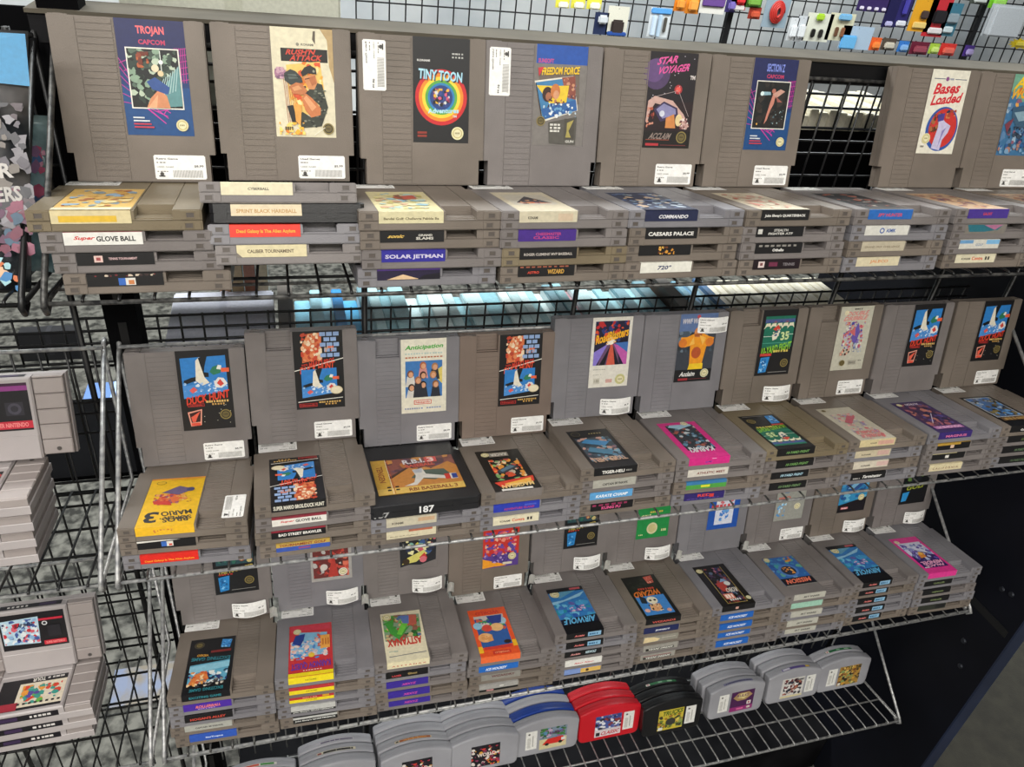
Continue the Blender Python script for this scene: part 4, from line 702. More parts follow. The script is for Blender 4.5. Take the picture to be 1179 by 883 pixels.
stack(3, 4, 196.5, -2, -.03, [
    c('orange and blue', strip('#e86a38'), f_orange),
    c('bright blue', strip('#2366ba', tx('ICE HOCKEY', 10, 38, '#e8eef4', 2, 6.4, 1.6)), None),
    c('grey red-lettered', strip('#8a8780', tx('WIZARDRY', 14, 46, '#5a2428', 4.6, 8.4)), None),
    c('grey black-footed', strip('#9c9a96', rc(0, 0, 54, 3.6, '#151515'), rc(10, .6, 20, 2.8, '#c88a8a'), rc(28, 6.4, 34, 8, '#d8d6d0')), None)])
stack(3, 5, 315, -1.7, -.02, [
    c('blue aircraft', AIRW(), f_jet_flat), c('black pale-blue-boxed', AIRW(), None), c('black blue-boxed', strip(KB, tx('Acclaim', 9, 23, '#e09a96', 3, 6.4, 1), tx('AIRWOLF', 30, 46, '#b8d0d8', 3, 8)), None),
    c('white red-lettered', strip('#dcdad4', tx('Ring King', 14, 42, '#c84a50', 2, 5.6, 2)), None),
    c('yellow and blue', strip('#7a92c8', rc(24, 2, 54, 10.2, '#d8b05a'), ('circ', 34, 6, 2.4, '#4a3420'), rc(0, 0, 54, 1.8, '#23202a')), None)])
stack(3, 6, 434, .8, -.02, [
    c('black skull', strip(KB, tx('WIZARDS', 10, 46, '#c85a50', 2, 5.6)), f_skel),
    c('navy', strip('#232a56', tx('JEOPARDY!', 18, 40, '#d8dae4', 2.4, 6.2)), None),
    c('torn cream', strip('#8f8b80', ('poly', [(0, 0), (22, 1), (26, 5), (16, 9), (2, 10)], '#d8c498'), rc(28, 5.4, 50, 6.4, '#b8b4a8')), None),
    c('black-banded white-lettered', strip('#97948c', rc(4, 1, 48, 5.4, '#26241f'), tx('VEGAS DREAM', 8, 46, '#e4e2da', 1.8, 4.8, 1)), None),
    c('red-lined black-banded', strip('#97948c', rc(4, .6, 48, 4.6, '#26241f'), rc(4, 5.6, 48, 6.6, '#8a3a44'), tx('VEGAS DREAM', 8, 46, '#e4e2da', 1.2, 4.2, 1)), None)])
stack(3, 7, 555, 1.6, -.015, [
    c('black red-robot', strip(KB, rc(22, 3, 27, 7, '#c89a8c')), f_robot), c('bright blue', ICEH(), None), c('bright blue', ICEH(), None), c('bright blue', ICEH(), None), c('bright blue', ICEH(), None)])
stack(3, 8, 675.5, .5, -.025, [
    c('blue round-badge', SHIRK(), f_bluerobot), c('mint green', strip('#9ac4b0'), None), c('grey black-lettered', SHIRK(), None), c('grey black-lettered', SHIRK(), None), c('grey black-lettered', SHIRK(), None)])
stack(3, 9, 800, 3, -.015, [
    c('blue aircraft', AIRW(), f_jet_flat), c('black pale-blue-boxed', AIRW(), None), c('black pale-blue-boxed', AIRW(), None), c('black pale-blue-boxed', AIRW(), None), c('black pale-blue-boxed', AIRW(), None)])
GR = lambda s: strip(KB, tx('CHILLER' if s % 2 else 'XENON', 18, 40, '#7a8a5a', 3, 6))
stack(3, 10, 921, -1, -.03, [
    c('hot pink', strip('#d8388c'), f_pink), c('black dull-green-lettered', GR(1), None), c('black olive-lettered', GR(2), None), c('black grey-lettered', GR(3), None), c('worn black', strip('#2c2f28', rc(34, 2, 52, 9, '#1a1a1c')), None)])
Z5 = 5 * PITCH
r3 = [(-166, f_black_blue, 'black label with blue corner emblem, nearest post on lower shelf', 'curl', 5), (-44, f_grey_red, 'grey-bordered red picture label, second on lower shelf', 'curl', 5), (74.5, f_torn, 'torn yellow dog-like label, third on lower shelf', 'curl', 5),
      (195.5, f_ddragon, 'red label with yellow dragon lettering on lower shelf', 'flat', 4), (319, f_black_blue, 'black label with blue corner emblem, fifth on lower shelf', 'curl', 5), (437, f_green, 'green label with pale seal on lower shelf', 'curl', 5),
      (559, f_bluewhite, 'blue-bordered white label on lower shelf', None, 5), (681, f_greyblue, 'pale grey label with blue patch on lower shelf', 'flat', 5), (803.5, f_jet, 'blue aircraft label on lower shelf', 'curl', 5), (929, f_blackgreen, 'black green-lettered label beside end panel, lower shelf', 'curl', 5)]
for i, (x, fc, lab, stk, n) in enumerate(r3):
    stand(3, x, n * PITCH, 'grey game cartridge standing upright, ' + lab, fc, 'R', [GREY, COOL, GREY, WARM, GREY][i % 5], stk, 1 + i % 2, 127)
# small folded paper tags wedged between the uprights of the lower shelf
def paper_tag(row, x, y, z, label, s=1, tint='#e4e3de'):
    bm = bmesh.new(); pts = []
    for i in range(7):
        t = i / 6; pts.append((-5 + 10 * t, 3.5 * math.sin(t * math.pi) - 1, 0))
    lo = [bm.verts.new((p[0]*s*MM, p[1]*s*MM, -1.2*MM)) for p in pts]; hi = [bm.verts.new((p[0]*s*MM*.9, p[1]*s*MM - .002, 17*s*MM)) for p in pts]
    for k in range(6): bm.faces.new((lo[k], lo[k+1], hi[k+1], hi[k]))
    bmesh.ops.solidify(bm, geom=bm.faces[:], thickness=.0004)
    o = link('paper_tag', bm, paint(tint, .6), None, rowM(row) @ T(x, y, z)); tag(o, label, 'paper tag', 'white paper tags on the lower shelf')
for i, (x, zz, lb) in enumerate([(-46, 5, 'between first and second'), (75.5, 5, 'between second and third'), (196, 5, 'between third and fourth'), (318, 4.6, 'between fourth and fifth'), (438, 5, 'between fifth and sixth'), (559, 5, 'between sixth and seventh'), (678, 5, 'between seventh and eighth')]):
    paper_tag(3, x, 118, zz * PITCH + 1.2, 'small white folded paper tag %s standing cartridges of lower shelf' % lb)

# ---------------------------------------------------------------- the oversized black cartridge's own label
def tengen():
    for o in COL.objects:
        if o.get('label', '').startswith('glossy black cartridge, wide gold'):
            a = Art(); a.mp = lambda u, v, L: (108 - u, 112 - v, 17 + L)   # u,v as read from the front
            G1, G2 = '#c49a3c', '#d8b45c'
            a.rect(0, 0, 96, 76, G1); a.rect(17, 12, 96, 76, '#7a4a44'); a.blobs(17, 12, 96, 76, ['#8a5248', '#b8743c', '#6a4a5a', '#c88a44', '#5a3a40'], 34, 13, 4)
            a.poly([(17, 36), (40, 54), (60, 44), (88, 60), (96, 50), (96, 12), (17, 12)], '#c0803c'); a.poly([(40, 30), (66, 22), (86, 30), (80, 44), (52, 46)], '#4a5a50')
            a.poly([(30, 14), (42, 20), (46, 34), (44, 48), (56, 48), (58, 36), (80, 28), (78, 22), (54, 28), (44, 14)], '#d4d0c8'); a.poly([(44, 46), (56, 50), (54, 40), (46, 40)], '#b0b4bc'); a.poly([(16, 36), (40, 56), (41, 53), (18, 32)], '#4a3428')
            a.rect(78, 20, 92, 32, '#d8d4cc'); a.rect(78, 20, 84, 32, '#c8382c'); a.rect(86, 21, 92, 31, '#2a3f8c')
            a.text('R.B.I.', 36, 62, 62, 72, '#d8d4d8', 3); a.text('BASEBALL', 38, 54, 72, 61, '#cf5a4c', 3); a.rect(62, 62, 76, 74, '#d0504a'); a.text('3', 65, 63, 73, 73, '#efd0c8')
            a.rect(0, 0, 96, 12, G2); a.text('RBI BASEBALL 3', 34, 2.5, 88, 9.5, '#8a4a20'); a.rect(0, 12, 16, 76, G1); a.text('TENGEN', -10, 40, 26, 47, '#8a4a20', -90); a.line(16.5, 0, 16.5, 76, .6, '#efe0c0'); a.line(18.5, 0, 18.5, 76, .6, '#a8442c')
            for dx, dy in ((-5, 3), (4, 3), (-5, -3), (4, -3)): a.rect(16 + dx, 10 + dy, 20 + dx, 13 + dy, '#1c1818')
            a.n = 0; a.mp = lambda u, v, L: (120 - u, 133.1 + L, v)
            a.text('187', 52, 3, 68, 12, '#dcdcdc'); a.text('187', 4, 2, 20, 9, '#9a9a9a')
            a.done('label', o)
tengen()

# ---------------------------------------------------------------- wire shelves
def W(y, z): return (y * CT + z * SN, -y * SN + z * CT)     # tipped shelf frame -> upright frame
def wire_shelf(row, xa, xb, label, mat_d, mat_r):
    t = thing('wire_shelf', label, 'wire shelf', T(0, 0, ROWZ[row]))
    bm = bmesh.new(); x = xa + 12.7 if xa > -300 else xa
    n = int((xb - xa) / 25.4); x = xa + ((xb - xa) - n * 25.4) / 2
    for i in range(n + 1):
        p = x + i * 25.4
        tube(bm, ([(p, *W(-1, -14)), (p, *W(-3, -6))] if row > 2 else []) + [(p, *W(-8, -4.6)), (p, *W(-6, -2.6)), (p, *W(2, -1.4)), (p, *W(176, -1.4))], 1.25, 6)
    for y in (46, 97, 147, 174): tube(bm, [(xa, *W(y, -4.3)), (xb, *W(y, -4.3))], 1.6, 6)
    link('deck_wires', bm, mat_d, t)
    bm = bmesh.new(); tube(bm, [(xa, *W(-5.5, -6.2)), (xb, *W(-5.5, -6.2))], 1.9, 9)
    if row != 2: tube(bm, [(xa, *W(30 if row == 1 else -1, -5 if row == 1 else -14)), (xb, *W(30 if row == 1 else -1, -5 if row == 1 else -14))], 1.5, 7)
    link('front_rail', bm, mat_r, t)
    bm = bmesh.new()
    for i in range(n + 1):
        p = x + i * 25.4; tube(bm, [(p, 187, -30), (p, 187, 150)], 1.25, 6)
    for z in (38, 65, 80): tube(bm, [(xa, 189, z), (xb, 189, z)], 1.5, 6)
    link('back_wires', bm, mat_d, t)
    bm = bmesh.new(); tube(bm, [(xa, 187, 150), (xb, 187, 150)], 2.2, 8); link('top_rail', bm, mat_r, t)
    for sx in (xa, xb):
        bm = bmesh.new(); tube(bm, [(sx, 187, 147), (sx, *W(-4, 0)), (sx, *W(-9, -8)), (sx, *W(-4, -14)), (sx, *W(6, -8))], 2.5, 9); tube(bm, [(sx, 187, 147), (sx, 187, -32), (sx, *W(0, -6))], 2.2, 8)
        link('side_brace', bm, mat_r, t)
        bm = bmesh.new(); tube(bm, [(sx, 187, 140), (sx, 192, 152), (sx, 198, 154), (sx, 201, 146)], 2.6, 8); link('hook', bm, mat_r, t)
    return t
for row, nm in ((1, 'upper'), (2, 'middle'), (3, 'lower')):
    wire_shelf(row, -178, 1043, 'long wire shelf, the %s one holding grey cartridges' % nm, BLKW if row == 1 else DULL, DULL if row == 1 else CHROME)
wire_shelf(4, -178, 1043, 'lowest wire shelf holding rounded coloured cartridges', CHROME, CHROME)
wire_shelf(1, -800, -193, 'wire shelf level with upper shelf, beyond black post, holding plastic-wrapped pack', BLKW, BLKW)
wire_shelf(2, -800, -193, 'wire shelf beyond black post, holding stack of four pale cartridges', BLKW, CHROME)
wire_shelf(3, -800, -193, 'wire shelf beyond black post, holding pale cartridges with checkered label', BLKW, CHROME)

# ---------------------------------------------------------------- pale wide cartridges (left)
def snes_body():
    bm = bmesh.new()
    # outline of the front in x,y (136 x 87); centre block stands proud of the ribbed wings
    def slab(x0, x1, y0, y1, z0, z1, ch=1.2):
        lo = [bm.verts.new((x*MM, y*MM, z0*MM)) for x, y in ((x0, y0), (x1, y0), (x1, y1), (x0, y1))]
        mid = [bm.verts.new((x*MM, y*MM, (z1-ch)*MM)) for x, y in ((x0, y0), (x1, y0), (x1, y1), (x0, y1))]
        hi = [bm.verts.new((x*MM, y*MM, z1*MM)) for x, y in ((x0+ch, y0+ch), (x1-ch, y0+ch), (x1-ch, y1-ch), (x0+ch, y1-ch))]
        bm.faces.new(lo[::-1]); bm.faces.new(hi)
        for A, B in ((lo, mid), (mid, hi)):
            for k in range(4): bm.faces.new((A[k], A[(k+1) % 4], B[(k+1) % 4], B[k]))
    slab(0, 136, 0, 87, 0, 9.6); slab(29, 107, 0, 87, 9.6, 20, 1.6); slab(30, 106, 0, 26, 9.6, 20.6, .8)
    ribs = []
    def slab2(*a):
        nonlocal bm
        o = bm; bm = ribs[-1]; slab(*a); bm = o
    for x0, x1 in ((1, 28.4), (107.6, 135)):
        ribs.append(bmesh.new())
        for k in range(5): slab2(x0, x1, 3 + k * 16.4, 18.8 + k * 16.4, 9.4, 18.2, 1.0)
        slab2(x0, x1, 85, 86.8, 9.4, 17.6, .6)
    return bm, ribs
_sb = snes_body()
def _mk(bm, name, m):
    me = bpy.data.meshes.new(name); bm.to_mesh(me); bm.free(); me.materials.append(m); return me
SNES_A = _mk(_sb[0], 'shell_pale', SNESG); SNES_W = [_mk(q, 'ribs_pale', SNESD) for q in _sb[1]]
def snes(mtx, label, look=0, grp=None):
    t = thing('game_cartridge', label, 'game cartridge', mtx, grp)
    child('shell', SNES_A, t); [child('side_ribs', q, t) for q in SNES_W]
    a = Art(); a.mp = lambda u, v, L: (33 + u, 32 + v, 20 + L)      # 70 x 50
    if look != 3:
        a.rect(0, 0, 70, 50, '#17151a')
        if look == 1: a.rect(0, 42, 70, 47, '#8a3a80'); a.rect(0, 47, 70, 50, '#3a1a34'); a.rect(30, 2, 70, 10, '#c02a3c'); a.text('SUPER NINTENDO', 34, 3.6, 66, 8.4, '#e88a88'); a.rect(48, 16, 64, 30, '#2e2c34'); a.circ(56, 23, 6, '#45424e'); a.circ(56, 23, 3.4, '#2e2c34'); a.blobs(0, 4, 28, 40, ['#c8bcb4', '#b03a3a', '#6a6470'], 16, 7, 3)
        if look == 2: a.poly([(2, 8), (40, 6), (42, 44), (2, 42)], '#b8d4e4'); a.blobs(3, 8, 40, 42, ['#c8303c', '#e0e6ea', '#3f5a9a', '#d86070', '#8fb4d8', '#1f2a5a'], 40, 6, 5); a.text('SLAP SHOT', 16, 32, 36, 37, '#26283a', 4, 1); a.rect(42, 38, 68, 41, '#c82a40'); a.rect(44, 3, 68, 9, '#c82a3c'); a.text('SUPER NINTENDO', 46, 4.2, 66, 7.6, '#e88a88'); a.circ(48, 34, 3, '#d8d8da'); a.circ(48, 34, 1.8, '#2a2a30'); a.rect(50, 14, 64, 30, '#232128')
        if look == 4: a.rect(0, 8, 50, 46, '#e2d6c0'); a.blobs(4, 12, 46, 42, ['#3a9a8c', '#d8442c', '#e89a3a', '#5a4a9a', '#68b04a'], 26, 7, 6); a.bars(4, 2, 24, 5, '#c8c4c0', 4, 2); a.text('TOUR', 24, 1, 38, 7, '#e4e0d8'); a.rect(46, 38, 70, 50, '#a02838'); [a.rect(2 + (i % 8) * 6, 40 + (i // 8) * 3, 5 + (i % 8) * 6, 43 + (i // 8) * 3, '#201c1e') for i in range(8)]
        if look == 0: a.rect(2, 6, 20, 44, '#c8c4bc')
        a.mp = lambda u, v, L: (33 + u, 87.05 + L, 8 + v); a.n = 0; a.rect(2, 0, 68, 8, '#1a171d'); a.bars(10, 2.5, 34, 5.5, '#d4d0cc', 5, look + 2); a.rect(44, 1.4, 62, 6.6, '#3a2a4a')
        a.done('label', t)
    for x in (14, 122):
        bm = bmesh.new(); bmesh.ops.create_cone(bm, segments=14, radius1=2.2*MM, radius2=2.2*MM, depth=.8*MM, matrix=T(x, 9, 18.3), cap_ends=True)
        link('screw', bm, paint('#6e6a68', .3, .8), t)
    return t
def snesFlat(row, xr, y, z, yaw=0): return rowM(row) @ T(xr, y, z) @ Matrix.Rotation(yaw, 4, 'Z') @ T(0, 87, 0) @ Matrix.Rotation(math.pi, 4, 'Z')
for k in range(4):
    snes(snesFlat(2, -250 - 2.2 * k + 1, 27 + 3.6 * k, (3 - k) * 20.8, .02), 'pale grey wide cartridge, %s in stack of four beside the black post' % pos(k, 4), [1, 0, 0, 0][k])
snes(rowM(2) @ T(-222 - 136, 97 + 20, 83.4) @ Matrix.Rotation(-.1, 4, 'X') @ Matrix.Rotation(math.pi/2, 4, 'X'), 'pale grey wide cartridge standing on stack of four, black label with magenta and red bands', 1)
for k in range(3):
    snes(snesFlat(3, -254 - [0, 0, 6][k], 32 + 4 * k, (2 - k) * 20.8 + 6, .02), 'pale grey wide cartridge, %s in stack of three beside the black post' % pos(k, 3), [4, 0, 0][k])
snes(rowM(3) @ T(-252 - 136, 98 + 20, 68.4) @ Matrix.Rotation(-.06, 4, 'X') @ Matrix.Rotation(math.pi/2, 4, 'X'), 'pale grey wide cartridge standing on stack of three, label with red and white skaters', 2)

# ---------------------------------------------------------------- rounded cartridges (bottom shelf)
def n64_mesh(mat):
    bm = bmesh.new(); out = []
    for i in range(17):
        t = -1 + 2 * i / 16; out.append((58 + 56 * t, 75 - 12 * t * t))
    out += [(115.4, 61.5), (116, 58), (115, 12), (113.4, 4.5), (110, 1), (106, 0), (10, 0), (6, 1), (2.6, 4.5), (1, 12), (0, 58), (.6, 61.5)]
    out = out[::1]
    secs = [(3.4, 0), (1.4, .6), (.3, 2.2), (0, 4.6), (0, 9.2), (.35, 9.3), (.35, 9.6), (0, 9.7), (0, 14.4), (.3, 16.6), (1.4, 18.2), (3.4, 18.6)]
    cx, cy = 58, 34
    rings = []
    for d, z in secs:
        r = []
        for x, y in out:
            vx, vy = x - cx, y - cy; r.append(bm.verts.new(((cx + vx * (1 - d / 58)) * MM, (cy + vy * (1 - d / 36)) * MM, z * MM)))
        rings.append(r)
    n = len(out)
    for A, B in zip(rings, rings[1:]):
        for k in range(n): bm.faces.new((A[k], B[k], B[(k+1) % n], A[(k+1) % n])).smooth = False
    bm.faces.new(rings[0]); bm.faces.new(rings[-1][::-1])
    bmesh.ops.recalc_face_normals(bm, faces=bm.faces[:])
    return _mk(bm, 'shell_rounded', mat)
N64M = n64_mesh(N64G)
def n64(x, y, label, mat=N64G, art=None, top=None, stick=None, lean=.03, yaw=0, grp=None, two=None):
    t = thing('game_cartridge', label, 'game cartridge', rowM(4) @ T(x + 58, y + 18.6, 0) @ Matrix.Rotation(yaw, 4, 'Z') @ Matrix.Rotation(-lean, 4, 'X') @ T(-58, 0, 0) @ Matrix.Rotation(math.pi/2, 4, 'X'), grp)
    child('shell', N64M, t, mat)
    def arch(u): tt = (u - 58) / 56; return 75 - 12 * tt * tt
    if art:
        a = Art(); lx = 45 if stick == 'l' else (30 if stick == 'r' else 34); a.mp = lambda u, v, L: (lx + u * 1.22, 9 + v, 18.65 + L); art(a); a.done('label', t)
    if top:
        a = Art(); m0 = a.mi(top[0])
        def strip_(x0, x1, z0, z1, col):
            a.n += 1; L = .12 + .02 * a.n
            for i in range(8):
                ua, ub = x0 + (x1 - x0) * i / 8, x0 + (x1 - x0) * (i + 1) / 8
                a.bm.faces.new([a.bm.verts.new(Vector((u, arch(u) + .15 + L, z)) * MM) for u, z in ((ua, z0), (ub, z0), (ub, z1), (ua, z1))]).material_index = a.mi(col)
        strip_(28, 88, 10.8, 15.6, top[0])
        for q in top[1]: strip_(*q)
        a.done('top_label', t)
    if stick:
        a = Art(); x0 = 20 if stick == 'l' else 83
        a.mp = lambda u, v, L: (x0 + u, 14 + v, 18.65 + L); a.rect(0, 0, 20, 40, '#e4e3de')
        for i in range(14): a.rect(3, 4 + i * 1.6, 9, 4.8 + i * 1.6, '#a8a6a0')
        a.bars(12, 6, 14, 30, '#a09e98', 1, 2); a.circ(6, 34, 2, '#5a5854'); a.done('price_sticker', t)
    return t
def L_gold(a): a.rect(0, 0, 40, 46, '#a8823c'); a.blobs(0, 0, 40, 46, ['#c8943c', '#6a5a34', '#8a9a5c', '#3a3226', '#d8b868', '#7a4a2c'], 50, 6, 3); a.rect(1, 2, 6, 8, '#d8d4c8')
def L_hockey(a): a.rect(0, 0, 40, 46, '#d0cdc8'); a.blobs(4, 6, 36, 44, ['#23222a', '#6a3036', '#e4e2de', '#3a3a44', '#a86a54'], 44, 6, 7); a.text('BREAKAWAY', 20, 38, 39, 43, '#23232a'); a.rect(1, 1, 39, 5, '#d8cca0')
def L_purple(a): a.rect(0, 0, 40, 46, '#4a1f4e'); a.poly([(4, 32), (12, 42), (30, 42), (37, 34), (26, 24), (12, 24)], '#a88a5c'); a.poly([(10, 32), (16, 40), (26, 40), (31, 33), (22, 27)], '#d8c88c'); a.text('RULES', 10, 32, 30, 38, '#6a3a5c'); a.rect(0, 0, 40, 10, '#8f2c70'); a.rect(12, 3, 24, 6.6, '#d86a9c'); a.circ(33, 5, 3.4, '#cfcabc', 2.6); a.rect(29, 12, 36, 20, '#dcd8d2'); a.rect(31, 14, 34, 18, '#b03a4a')
def L_cars(a): a.rect(0, 0, 40, 46, '#d0c498'); a.rect(0, 22, 40, 46, '#7a8a9c'); a.blobs(0, 24, 40, 46, ['#3f7a3a', '#8a5a8c', '#5a8ab0', '#2f5a34', '#b8a0b8'], 26, 6, 4); a.poly([(4, 10), (12, 22), (34, 24), (38, 14), (34, 10)], '#cf2f28'); a.circ(11, 10, 3, '#201c1c'); a.circ(31, 11, 3, '#201c1c'); a.text('RACING', 14, 32, 34, 38, '#6a2c6a', 6); a.rect(32, 14, 38, 20, '#dcdad6')
def L_ball(a): a.rect(0, 0, 40, 46, '#c8c8d4'); a.rect(0, 16, 40, 46, '#4a5a9a'); a.blobs(0, 16, 40, 46, ['#dcdce4', '#3a4a8c', '#8a3a3c', '#e8e8ea', '#6a78b0', '#2a2a3c'], 36, 6, 6); a.rect(0, 0, 40, 15, '#d8ccd0'); a.text('CLASSIC', 10, 3, 38, 11, '#c0303c', 2, 2); a.rect(2, 2, 8, 10, '#26242a')
def L_truck(a): a.rect(0, 0, 40, 46, '#c8b43c'); a.blobs(0, 4, 40, 34, ['#6a7a34', '#3a3a2a', '#8a9a54', '#d8c458', '#a0702c'], 34, 6, 6); a.circ(20, 18, 8, '#3a3a34', 8); a.text('TRUCKS', 6, 34, 38, 44, '#4f6a24', 4, 2); a.rect(1, 1, 8, 8, '#dcd8cc')
def L_dark(a): a.rect(0, 0, 40, 46, '#1d1a20'); a.blobs(0, 0, 40, 46, ['#c83a34', '#dcd4cc', '#2a2630', '#d8a03c', '#8a3a5a'], 36, 5, 5); a.text('WORLD', 8, 22, 34, 30, '#e4d8d0', 3)
def L_sign(a): a.rect(0, 0, 40, 46, '#c8bca0'); a.rect(2, 26, 38, 44, '#3f3026'); a.text('GOLDEN', 4, 30, 36, 42, '#d8a85c', 2)
def L_mlb(a): a.rect(0, 0, 40, 46, '#3a2a7a'); a.rect(0, 30, 40, 46, '#d0c8b4'); a.text('Madness', 2, 31, 38, 40, '#1c1c1e', 3, 2)
GN = ('#1f6a3c', [(29, 36, 11, 15.4, '#dcd4d0'), (31, 34, 12, 14, '#b03040'), (52, 60, 11.6, 14.6, '#7fb08a'), (70, 80, 11.6, 14.6, '#9ac4a0')])
G64 = 'rounded cartridges in the bottom basket'
def col64(x, y, items, yaw=0):
    for k, it in enumerate(items): n64(x + it.get('dx', 0), y + k * 19.4, it['l'], it.get('m', N64G), it.get('art'), it.get('top'), it.get('stick'), .03, yaw)
def d(l, **k): return dict(l=l, **k)
col64(922, 82, [d('grey rounded cartridge, nearest end panel on bottom shelf, golden battle picture', art=L_gold, stick='l'), d('grey rounded cartridge with green top label behind golden-picture one', top=GN, dx=-3)])
col64(808, 80, [d('grey rounded cartridge with hockey player picture on bottom shelf', art=L_hockey, stick='r', top=('#5a4a8c', [(30, 44, 11.4, 15, '#cfcad8'), (78, 87, 11.2, 15.2, '#d8b84a')])), d('plain grey rounded cartridge right behind hockey picture one', dx=-4), d('grey rounded cartridge rearmost behind hockey picture one', dx=-7)])
col64(681, 74, [d('grey rounded cartridge with purple label and gold crest', art=L_purple, stick='l', top=('#6f6e8c', [(32, 84, 12.4, 14, '#34344e')])), d('plain grey rounded cartridge behind purple crest one', dx=-6), d('grey rounded cartridge rearmost behind purple crest one', dx=-9)], .02)
col64(547, 66, [d('black rounded cartridge with yellow truck picture and curled sticker', m=N64K, art=L_truck, stick='r'), d('plain black rounded cartridge behind yellow truck one', m=N64K, dx=-4), d('black rounded cartridge with green top label at back', m=N64K, top=GN, dx=-6)])
col64(433, 80, [d('red rounded cartridge with baseball picture', m=N64R, art=L_ball, stick='r'), d('red rounded cartridge directly behind baseball picture one', m=N64R, dx=-3), d('red rounded cartridge rearmost of the three red ones', m=N64R, dx=-4)])
col64(316, 78, [d('grey rounded cartridge with red racing car picture', art=L_cars, stick='l'), d('blue rounded cartridge directly behind racing car one', m=N64B, dx=-2), d('grey rounded cartridge between two blue ones', dx=-4), d('blue rounded cartridge with green top label at back', m=N64B, top=GN, dx=-6)])
col64(206, 70, [d('grey rounded cartridge with dark colourful picture beside the racing car one', art=L_dark), d('grey rounded cartridge second behind dark picture one', dx=-3), d('grey rounded cartridge third behind dark picture one', dx=-5), d('grey rounded cartridge rearmost behind dark picture one', dx=-6)])
col64(92, 68, [d('grey rounded cartridge in front of brown-gold lettered one', art=L_dark), d('grey rounded cartridge with brown-gold lettering on top', top=('#cbbfa4', [(36, 86, 11.2, 15.2, '#a8582c'), (42, 80, 12.4, 14.2, '#d8944c'), (30, 34, 12, 14.4, '#3a342c')]), dx=-2), d('grey rounded cartridge third in column with brown-gold lettering', dx=-3), d('grey rounded cartridge rearmost in column with brown-gold lettering', dx=-4)])
col64(-30, 74, [d('grey rounded cartridge with purple lettered label on bottom shelf', art=L_mlb), d('grey rounded cartridge with pale lettered top label on bottom shelf', top=('#d0c8b0', [(38, 84, 11.6, 15, '#232124'), (29, 35, 11.6, 15, '#8a4a4a')]), dx=-1), d('grey rounded cartridge with grey banner top on bottom shelf', top=('#a8a4ac', [(36, 86, 12, 14.6, '#5a5668')]), dx=-2)])
col64(-150, 74, [d('grey rounded cartridge nearest the post on bottom shelf', art=L_dark), d('grey rounded cartridge with white red-green top label, nearest the post on bottom shelf', top=('#d8d4ce', [(40, 62, 11.4, 15, '#c84a34'), (64, 84, 11.4, 15, '#3f8a3c')]), dx=-1)])

# ---------------------------------------------------------------- fixture: post, grid, header, end panel
bm = bmesh.new(); box(bm, -187, 192, -1000, -155, 224, 640)
for k in range(24): box(bm, -175, 191.3, -960 + k * 58, -167, 192.2, -925 + k * 58, 1)
post = thing('display_post', 'black upright steel post between the two runs of wire shelves', 'post')
link('upright', bm, [MATTB, paint('#050506', .6)], post)
bm = bmesh.new(); box(bm, -230, 150, -1000, -112, 260, -985); link('foot', bm, BLACKM, post)
bm = bmesh.new(); box(bm, -262, 226, 292, -120, 230, 474); link('backing_plate', bm, MATTB, post)
bm = bmesh.new()
for x in (84, 344, 510, 731, 905, 1046): tube(bm, [(x, 197, -700), (x, 197, 462)], 3.4, 8)
for z in (455, -690): tube(bm, [(-157, 197, z), (1046, 197, z)], 3.0, 8)
g = thing('wire_grid_panel', 'tall black wire grid that the cartridge shelves hang on', 'wire grid'); link('grid_wires', bm, BLKW, g)
bm = bmesh.new()
for x in (-215, -420, -640): tube(bm, [(x, 197, -700), (x, 197, 462)], 3.4, 8)
for i in range(16): tube(bm, [(-230 - i * 25.4, 199, -640), (-230 - i * 25.4, 199, 120)], 1.3, 6)
for z in (455, 120, -40, -56, -200, -216, -330, -346, -480, -496, -690): tube(bm, [(-800, 199, z), (-189, 199, z)], 1.7, 6)
g = thing('wire_grid_panel', 'black wire grid behind the pale wide cartridges', 'wire grid'); link('grid_wires', bm, BLKW, g)
# header cap over the run
CAP = noisy('worn_beige_laminate', '#4a463e', '#645e53', 9, .75, .1, 60, lo=.3, hi=.7, spec=.1)
t = thing('header_cap', 'long beige ledge with black edge above the upper cartridges', 'ledge')
bm = bmesh.new(); box(bm, -195, 191, 452, 1100, 244, 475.4); link('black_rail', bm, BLACKM, t)
bm = bmesh.new(); box(bm, -196, 187.5, 475.6, 1100, 246, 479); link('top_board', bm, CAP, t)
# end panel at right: leans back towards its foot
bm = bmesh.new()
prof = [(-60, 330), (-61, -330), (-62, -1000), (640, -1000), (640, 330)]
fr = [bm.verts.new((1085*MM, y*MM, z*MM)) for y, z in prof]; bk = [bm.verts.new((1113*MM, y*MM, z*MM)) for y, z in prof]
bm.faces.new(fr); bm.faces.new(bk[::-1])
for k in range(len(prof)): bm.faces.new((fr[k], bk[k], bk[(k+1) % 5], fr[(k+1) % 5]))
bmesh.ops.recalc_face_normals(bm, faces=bm.faces[:])
bm_e = bmesh.new(); box(bm_e, 1084.6, -63.5, -999, 1113.4, -60.5, 329)
ep = thing('end_panel', 'dark navy side panel closing the end of the cartridge display', 'end panel'); link('board', bm, PANEL, ep); link('edge_strip', bm_e, noisy('lit_navy_edge', '#1a2236', '#232c44', 8, .4), ep)  # front edge of the board, bluish light on it painted as a lighter navy
bm = bmesh.new()
for y, z in ((-8, -268), (-24, -262), (-2, -405), (-20, -450)): bmesh.ops.create_cone(bm, segments=14, radius1=5*MM, radius2=3.6*MM, depth=3*MM, cap_ends=True, matrix=T(1083.8, y, z) @ Matrix.Rotation(-math.pi/2, 4, 'Y'))
link('bolt', bm, paint('#3a3d44', .35, .7), ep)
